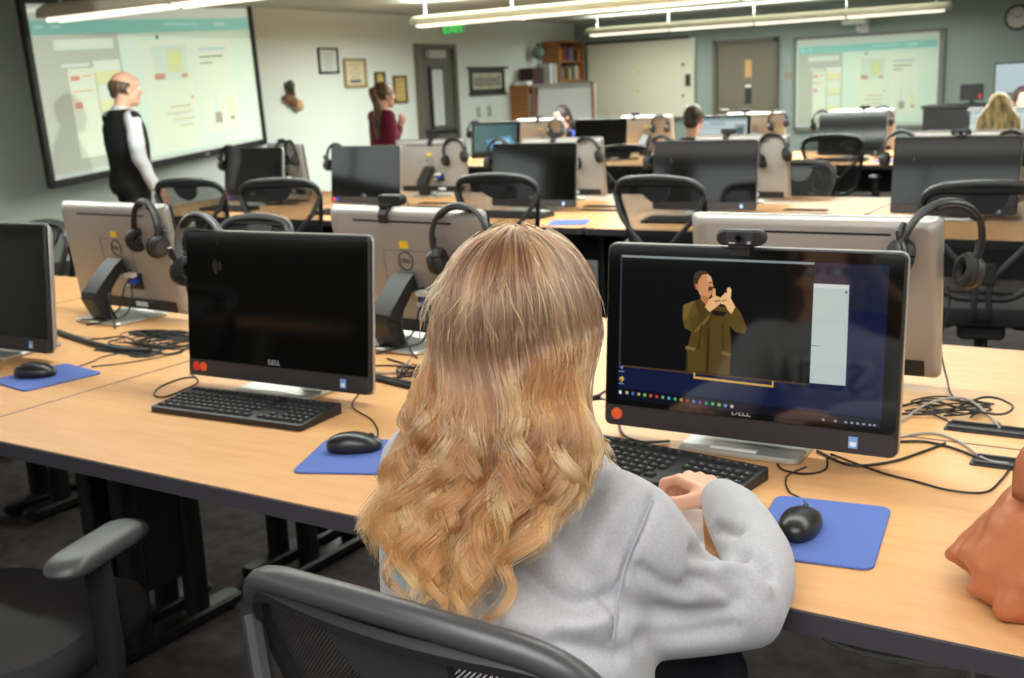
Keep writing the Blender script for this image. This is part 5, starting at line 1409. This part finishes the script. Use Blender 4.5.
# ------------------------------------------------------------------ leather bag, papers, marker
LEA = mat('tan_leather', (178,106,66), .42, bump=(160,.25,.002), mottle=((162,92,56),7,(1,1,1)))
BB = (-.10, 1.50, TH)
b = MB()
rings(b, [((-.075,1.50,.742),.13,.085,12),((-.075,1.50,.762),.152,.105,12),((-.08,1.51,.80),.155,.112,12),((-.075,1.52,.85),.14,.105,10),((-.065,1.53,.90),.112,.085,8),((-.055,1.54,.94),.08,.06,8),((-.05,1.545,.96),.05,.04,8)], LEA)
b.tube([(-.16,1.52,.80),(-.20,1.525,.786),(-.232,1.53,.772),(-.255,1.533,.762)],[.080,.060,.036,.012],LEA,14)
b.tube([(-.12,1.47,.79),(-.15,1.435,.775),(-.172,1.41,.762),(-.182,1.396,.754)],[.075,.048,.026,.008],LEA,14)
me = remesh(b, 'bag_body', .0045, 7)
folds(me, [([(-.268,1.525,.768),(-.22,1.475,.80),(-.15,1.435,.835),(-.07,1.415,.85)],.011,.010),([(-.255,1.51,.755),(-.21,1.46,.775),(-.15,1.425,.80),(-.07,1.405,.815)],.011,-.014),([(-.22,1.45,.76),(-.16,1.42,.785),(-.08,1.40,.785)],.010,.009),
 ([(-.20,1.56,.88),(-.205,1.50,.84),(-.19,1.46,.81)],.012,-.010),([(-.17,1.54,.91),(-.16,1.46,.875),(-.10,1.43,.87)],.011,-.012),([(-.185,1.415,.762),(-.14,1.41,.772),(-.08,1.40,.758)],.008,-.010),([(-.23,1.50,.79),(-.2,1.46,.80),(-.17,1.44,.79)],.008,-.006)],
 nz=((.007,14,(1,1,1)),(.003,38,(1,1,.6))))
shift(me, BB); me.materials.clear(); me.materials.append(LEA)
bag = obj('leather_bag', me, None, BB); tag(bag, 'tan leather slouching bag at the right end of the front table', 'bag')
fl = MB()
ring = []
for i in range(2): pass
pts = [(-.175,1.485,.885),(-.150,1.44,.895),(-.10,1.415,.885),(-.03,1.41,.88)]; pt2 = [(-.150,1.545,.955),(-.125,1.52,.965),(-.08,1.505,.965),(-.02,1.50,.965)]
A_ = catmull(pts,6); B_ = catmull(pt2,6); vs_ = []; fs_ = []; nr = 8
for j in range(nr):
    s = j/(nr-1)
    for q0, q1 in zip(B_, A_): vs_.append(tuple(q0.lerp(q1, s)+V((-.010*math.sin(PI*s),-.022*math.sin(PI*s),.016*math.sin(PI*s)))))
k = len(A_)
for j in range(nr-1):
    for i in range(k-1): fs_.append((j*k+i, j*k+i+1, (j+1)*k+i+1, (j+1)*k+i))
fl.add([tuple(V(p)-V(BB)) for p in vs_], fs_, LEA)
o = obj('flap', fl, bag); sd = o.modifiers.new('thick','SOLIDIFY'); sd.thickness = .006; sd.offset = 1
tb = MB(); pq = [(-.120,1.447,.925),(-.105,1.418,.880),(-.098,1.408,.84),(-.066,1.404,.83),(-.052,1.408,.86),(-.062,1.43,.92)]
tb.prism([tuple(V(p)-V(BB)) for p in pq], (-.004,-.008,.003), LEA); obj('tab', tb, bag)
obj('snap', MB().cyl((-.085-BB[0],1.398-BB[1],.858-BB[2]),(-.086-BB[0],1.392-BB[1],.859-BB[2]),.008,mat('brass',(170,140,70),.3,.9),14), bag)
obj('strap', MB().tube([tuple(V(p)-V(BB)) for p in catmull([(-.06,1.56,.955),(-.10,1.60,.93),(-.13,1.63,.84),(-.12,1.63,.76)],6)], .012, LEA, 8, .3), bag)
tag(obj('paper_sheet', MB().box((0,0,.0008),(.15,.21,.0016),PAPER), None, (-.700,1.505,TH), (0,0,R(24))), 'white paper sheet under the hand at the front keyboard', 'paper')
t = thing('marker', 'yellow marker lying on the white paper by the hand', 'marker', (-.715,1.575,TH+.0075), R(60))
obj('barrel', MB().cyl((-.06,0,0),(.03,0,0),.0058,mat('marker_yellow',(236,206,60),.4),12), t); obj('cap', MB().cyl((.03,0,0),(.062,0,0),.0064,YEL,12), t)
# ------------------------------------------------------------------ cables
CB = {'r1':[(-0.47, 2.094), (-0.414, 2.153), (-0.357, 2.124), (-0.296, 2.038), (-0.255, 2.027)],
'r2':[(-0.46, 2.073), (-0.411, 2.094), (-0.353, 2.074), (-0.285, 2.02)],
'r3':[(-0.507, 2.252), (-0.419, 2.275), (-0.355, 2.405), (-0.295, 2.351), (-0.307, 2.279), (-0.386, 2.304), (-0.455, 2.354), (-0.511, 2.306)],
'r4':[(-0.577, 1.96), (-0.502, 1.909), (-0.442, 1.954), (-0.4, 2.041), (-0.376, 2.102)],
'r5':[(-0.55, 1.955), (-0.445, 1.894), (-0.381, 1.873), (-0.321, 1.853), (-0.268, 1.868), (-0.253, 1.949), (-0.25, 2.012)],
'r6':[(-0.482, 2.203), (-0.449, 2.325), (-0.388, 2.367), (-0.324, 2.271), (-.30,2.235)],
'm':[(-0.489, 1.636), (-0.505, 1.67), (-0.53, 1.714), (-0.561, 1.742), (-.585,1.81), (-.57,1.87)],
'loop':[(-0.555, 1.95), (-0.535, 1.87), (-.56,1.832), (-0.60, 1.835), (-0.62, 1.86)],
'kb':[(-0.991, 1.96), (-0.95, 1.90), (-0.90, 1.875), (-0.85, 1.90)],
'l1':[(-2.225, 1.919), (-2.131, 1.86), (-2.103, 1.778), (-2.099, 1.722), (-2.138, 1.726), (-2.186, 1.785), (-2.2, 1.863), (-2.179, 1.894)],
'l2':[(-1.68, 1.96), (-1.612, 1.846), (-1.498, 1.777), (-1.42, 1.70), (-1.41,1.655)],
'b1':[(-3.041, 2.114), (-2.795, 2.046), (-2.624, 2.016), (-2.514, 2.033)],
'b2':[(-2.825, 2.21), (-2.80, 2.232), (-2.651, 2.289), (-2.481, 2.151), (-2.457, 2.055), (-2.558, 2.055), (-2.68, 2.132), (-2.685, 2.216)],
'b3':[(-2.57, 1.77), (-2.60, 1.90), (-2.62, 1.959), (-2.59, 2.043)],
'b4':[(-2.55, 1.86), (-2.487, 1.93), (-2.432, 2.077)],
'b5':[(-2.707, 2.065), (-2.526, 1.99), (-2.517, 2.071), (-2.573, 2.215)],
'c1':[(-1.805, 2.088), (-1.645, 2.049), (-1.531, 2.037)],'c2':[(-1.834, 2.143), (-1.726, 2.131), (-1.646, 2.196)],'c3':[(-1.74, 2.061), (-1.616, 2.031), (-1.472, 1.995)],
'c4':[(-1.76, 2.26), (-1.728, 2.197), (-1.707, 2.128), (-1.763, 2.105)],'c5':[(-1.82, 2.24), (-1.723, 2.20), (-1.57, 2.1)],
'b6':[(-3.007, 2.097), (-2.889, 2.081), (-2.838, 2.115), (-2.784, 2.165), (-2.631, 2.094)]}
CL = {'r1':'grey cable from the right-hand lit screen into the near cable slot','r2':'black cable from the lit screen with the signing man into the near cable slot','r3':'black cable lying in loops between the lit screen and the far cable slot','r4':'black cable curving out from the silver base of the lit screen','r5':'long black cable looping in front of the near cable slot','r6':'pale grey cable arching to the far cable slot',
'm':'thin mouse cable of the mouse by the grey sweatshirt arm','loop':'black cable loop in front of the silver base of the lit screen','kb':'black cable behind the keyboard of the sweatshirt wearer','l1':'black cable loop left of the switched-off screen with red and orange stickers','l2':'thin mouse cable of the mouse left of the grey sweatshirt',
'b1':'thick black cable bundle on the table beside the left edge screen','b2':'tangled black cable loops in front of the silver back near the teacher','b3':'mouse cable running from the mouse at the left picture edge','b4':'thin black cable along the table seam at the left','b5':'black cable crossing the tangled loops at the left','b6':'black cable running behind the left edge screen',
'c1':'thick black cable right behind the left switched-off screen','c2':'black cable at the foot of the silver back next to the blond hair','c3':'black cable leading towards the blond hair','c4':'white-plugged grey cable at the silver base next to the blond hair','c5':'thin black cable from the silver back next to the blond hair'}
CR = {'b1':.0085,'c1':.007,'c3':.006,'m':.0016,'l2':.0016,'b3':.0016,'b4':.0018,'r5':.002,'l1':.0022,'loop':.002}
for i, (k, pts) in enumerate(CB.items()):
    r = CR.get(k, .0026); nn = len(pts)
    z = lambda j: TH+r+.0005+(.008*(i % 3))*(math.sin(PI*j/(nn-1)) if k in ('b2','b5','r3','r1','r6','c2') else .05)+(.004 if k == 'm' and j < 2 else 0)
    tag(obj('cable', MB().tube(catmull([(p[0],p[1],z(j)) for j, p in enumerate(pts)],6), r, GWIRE if k in ('r1','r6','c4') else WIRE, 7)), CL[k], 'cable', 'cables on the front tables')
tag(obj('cable', MB().tube(catmull([(-.475,2.60,.955),(-.47,2.605,.91),(-.482,2.605,.85),(-.478,2.58,.80),(-.455,2.53,.755),(-.42,2.42,.745),(-.36,2.36,.744),(-.30,2.25,.744)],6), .0022, WIRE, 7)), 'black headset cable hanging down from the large clear headset', 'cable', 'headset cables')
tag(obj('cable', MB().tube(catmull([(-.52,1.62,.60),(-.445,1.6,.558),(-.353,1.6,.551),(-.2,1.6,.57),(-.05,1.6,.60)],6), .006, GWIRE, 7)), 'grey cable sagging under the right end of the front table', 'cable')
tag(obj('cable', MB().tube(catmull([(-.235,1.5,.70),(-.22,1.5,.6),(-.20,1.5,.3),(-.15,1.5,.02)],6), .007, GWIRE, 7)), 'grey cable hanging upright under the leather bag', 'cable')
tag(obj('cable', MB().tube(catmull([(-1.93,2.51,1.15),(-1.96,2.56,1.08),(-2.00,2.545,.96),(-2.0,2.52,.86),(-1.96,2.5,.80)],6), .0022, GWIRE, 7)), 'thin webcam cable hanging down the silver back beside the blond hair', 'cable')
tr = random.Random(5)
for gx, gy, n, lab, grp in ((-2.62,2.17,9,'thin black cable of the tangle below the silver back near the teacher','tangled cables at the left'),(-1.66,2.16,6,'thin black cable of the tangle beside the long blond hair','tangled cables by the blond hair'),(-.40,2.33,4,'thin black cable of the loops by the far cable slot at the right','looped cables at the right')):
    for k in range(n):
        a0 = tr.uniform(0,6.28); w_ = tr.uniform(.08,.2); pts = []
        for j in range(7):
            a_ = a0+j*tr.uniform(.7,1.3); rr_ = w_*tr.uniform(.5,1.); pts.append((gx+rr_*math.cos(a_)*(1.1 if n == 9 else .6), gy+rr_*.62*math.sin(a_), TH+.0022+.010*tr.random()*(0 < j < 6)))
        tag(obj('cable', MB().tube(catmull(pts,6), tr.choice((.0016,.002,.0024)), WIRE, 6)), lab, 'cable', grp)
# rounded table behind the photographer
t = thing('round_ended_table', 'light wooden table with rounded end, seen only mirrored in the left dark screen', 'table', (-6.3,-2.7,0))
obj('table_top', MB().plate((0,0,.725),2.6,.95,.03,.42,WOOD,'z',.004,10), t); obj('column', MB().cyl((.6,0,.02),(.6,0,.71),.04,RIM), t); obj('column', MB().cyl((-.6,0,.02),(-.6,0,.71),.04,RIM), t)
obj('foot', MB().cyl((.6,0,0),(.6,0,.03),.28,BLKM,24), t); obj('foot', MB().cyl((-.6,0,0),(-.6,0,.03),.28,BLKM,24), t)
# ------------------------------------------------------------------ camera and picture settings
F_, SL, H0, YAW, CZ = 1100., -0.046, 90., 32.4, 1.43
roll = math.atan(SL); th = math.atan((339-H0)*math.cos(roll)/F_); a = R(YAW)
fw = V((-math.sin(a)*math.cos(th), math.cos(a)*math.cos(th), -math.sin(th))); r0 = V((math.cos(a), math.sin(a), 0)); u0 = r0.cross(fw)
Xc = r0*math.cos(roll)+u0*math.sin(roll); Uc = u0*math.cos(roll)-r0*math.sin(roll)
cd = bpy.data.cameras.new('camera'); cam = bpy.data.objects.new('camera', cd); COL.objects.link(cam)
cd.sensor_width = 36; cd.lens = 36*F_/1024; cd.clip_start = .05
cam.matrix_world = Matrix(((Xc.x,Uc.x,-fw.x,0),(Xc.y,Uc.y,-fw.y,0),(Xc.z,Uc.z,-fw.z,CZ),(0,0,0,1)))
cd.dof.use_dof = True; cd.dof.focus_distance = 1.45; cd.dof.aperture_fstop = 7.5
SC.camera = cam
w = bpy.data.worlds.new('room_air'); w.use_nodes = True; SC.world = w
w.node_tree.nodes['Background'].inputs[0].default_value = (.8,.85,.9,1); w.node_tree.nodes['Background'].inputs[1].default_value = .05
vs = SC.view_settings; vs.view_transform = 'Standard'; vs.look = 'None'; vs.gamma = 1; vs.use_curve_mapping = False; vs.exposure = 0.
cy = SC.cycles; cy.use_denoising = True; cy.max_bounces = 8; cy.transparent_max_bounces = 16; cy.sample_clamp_indirect = 6
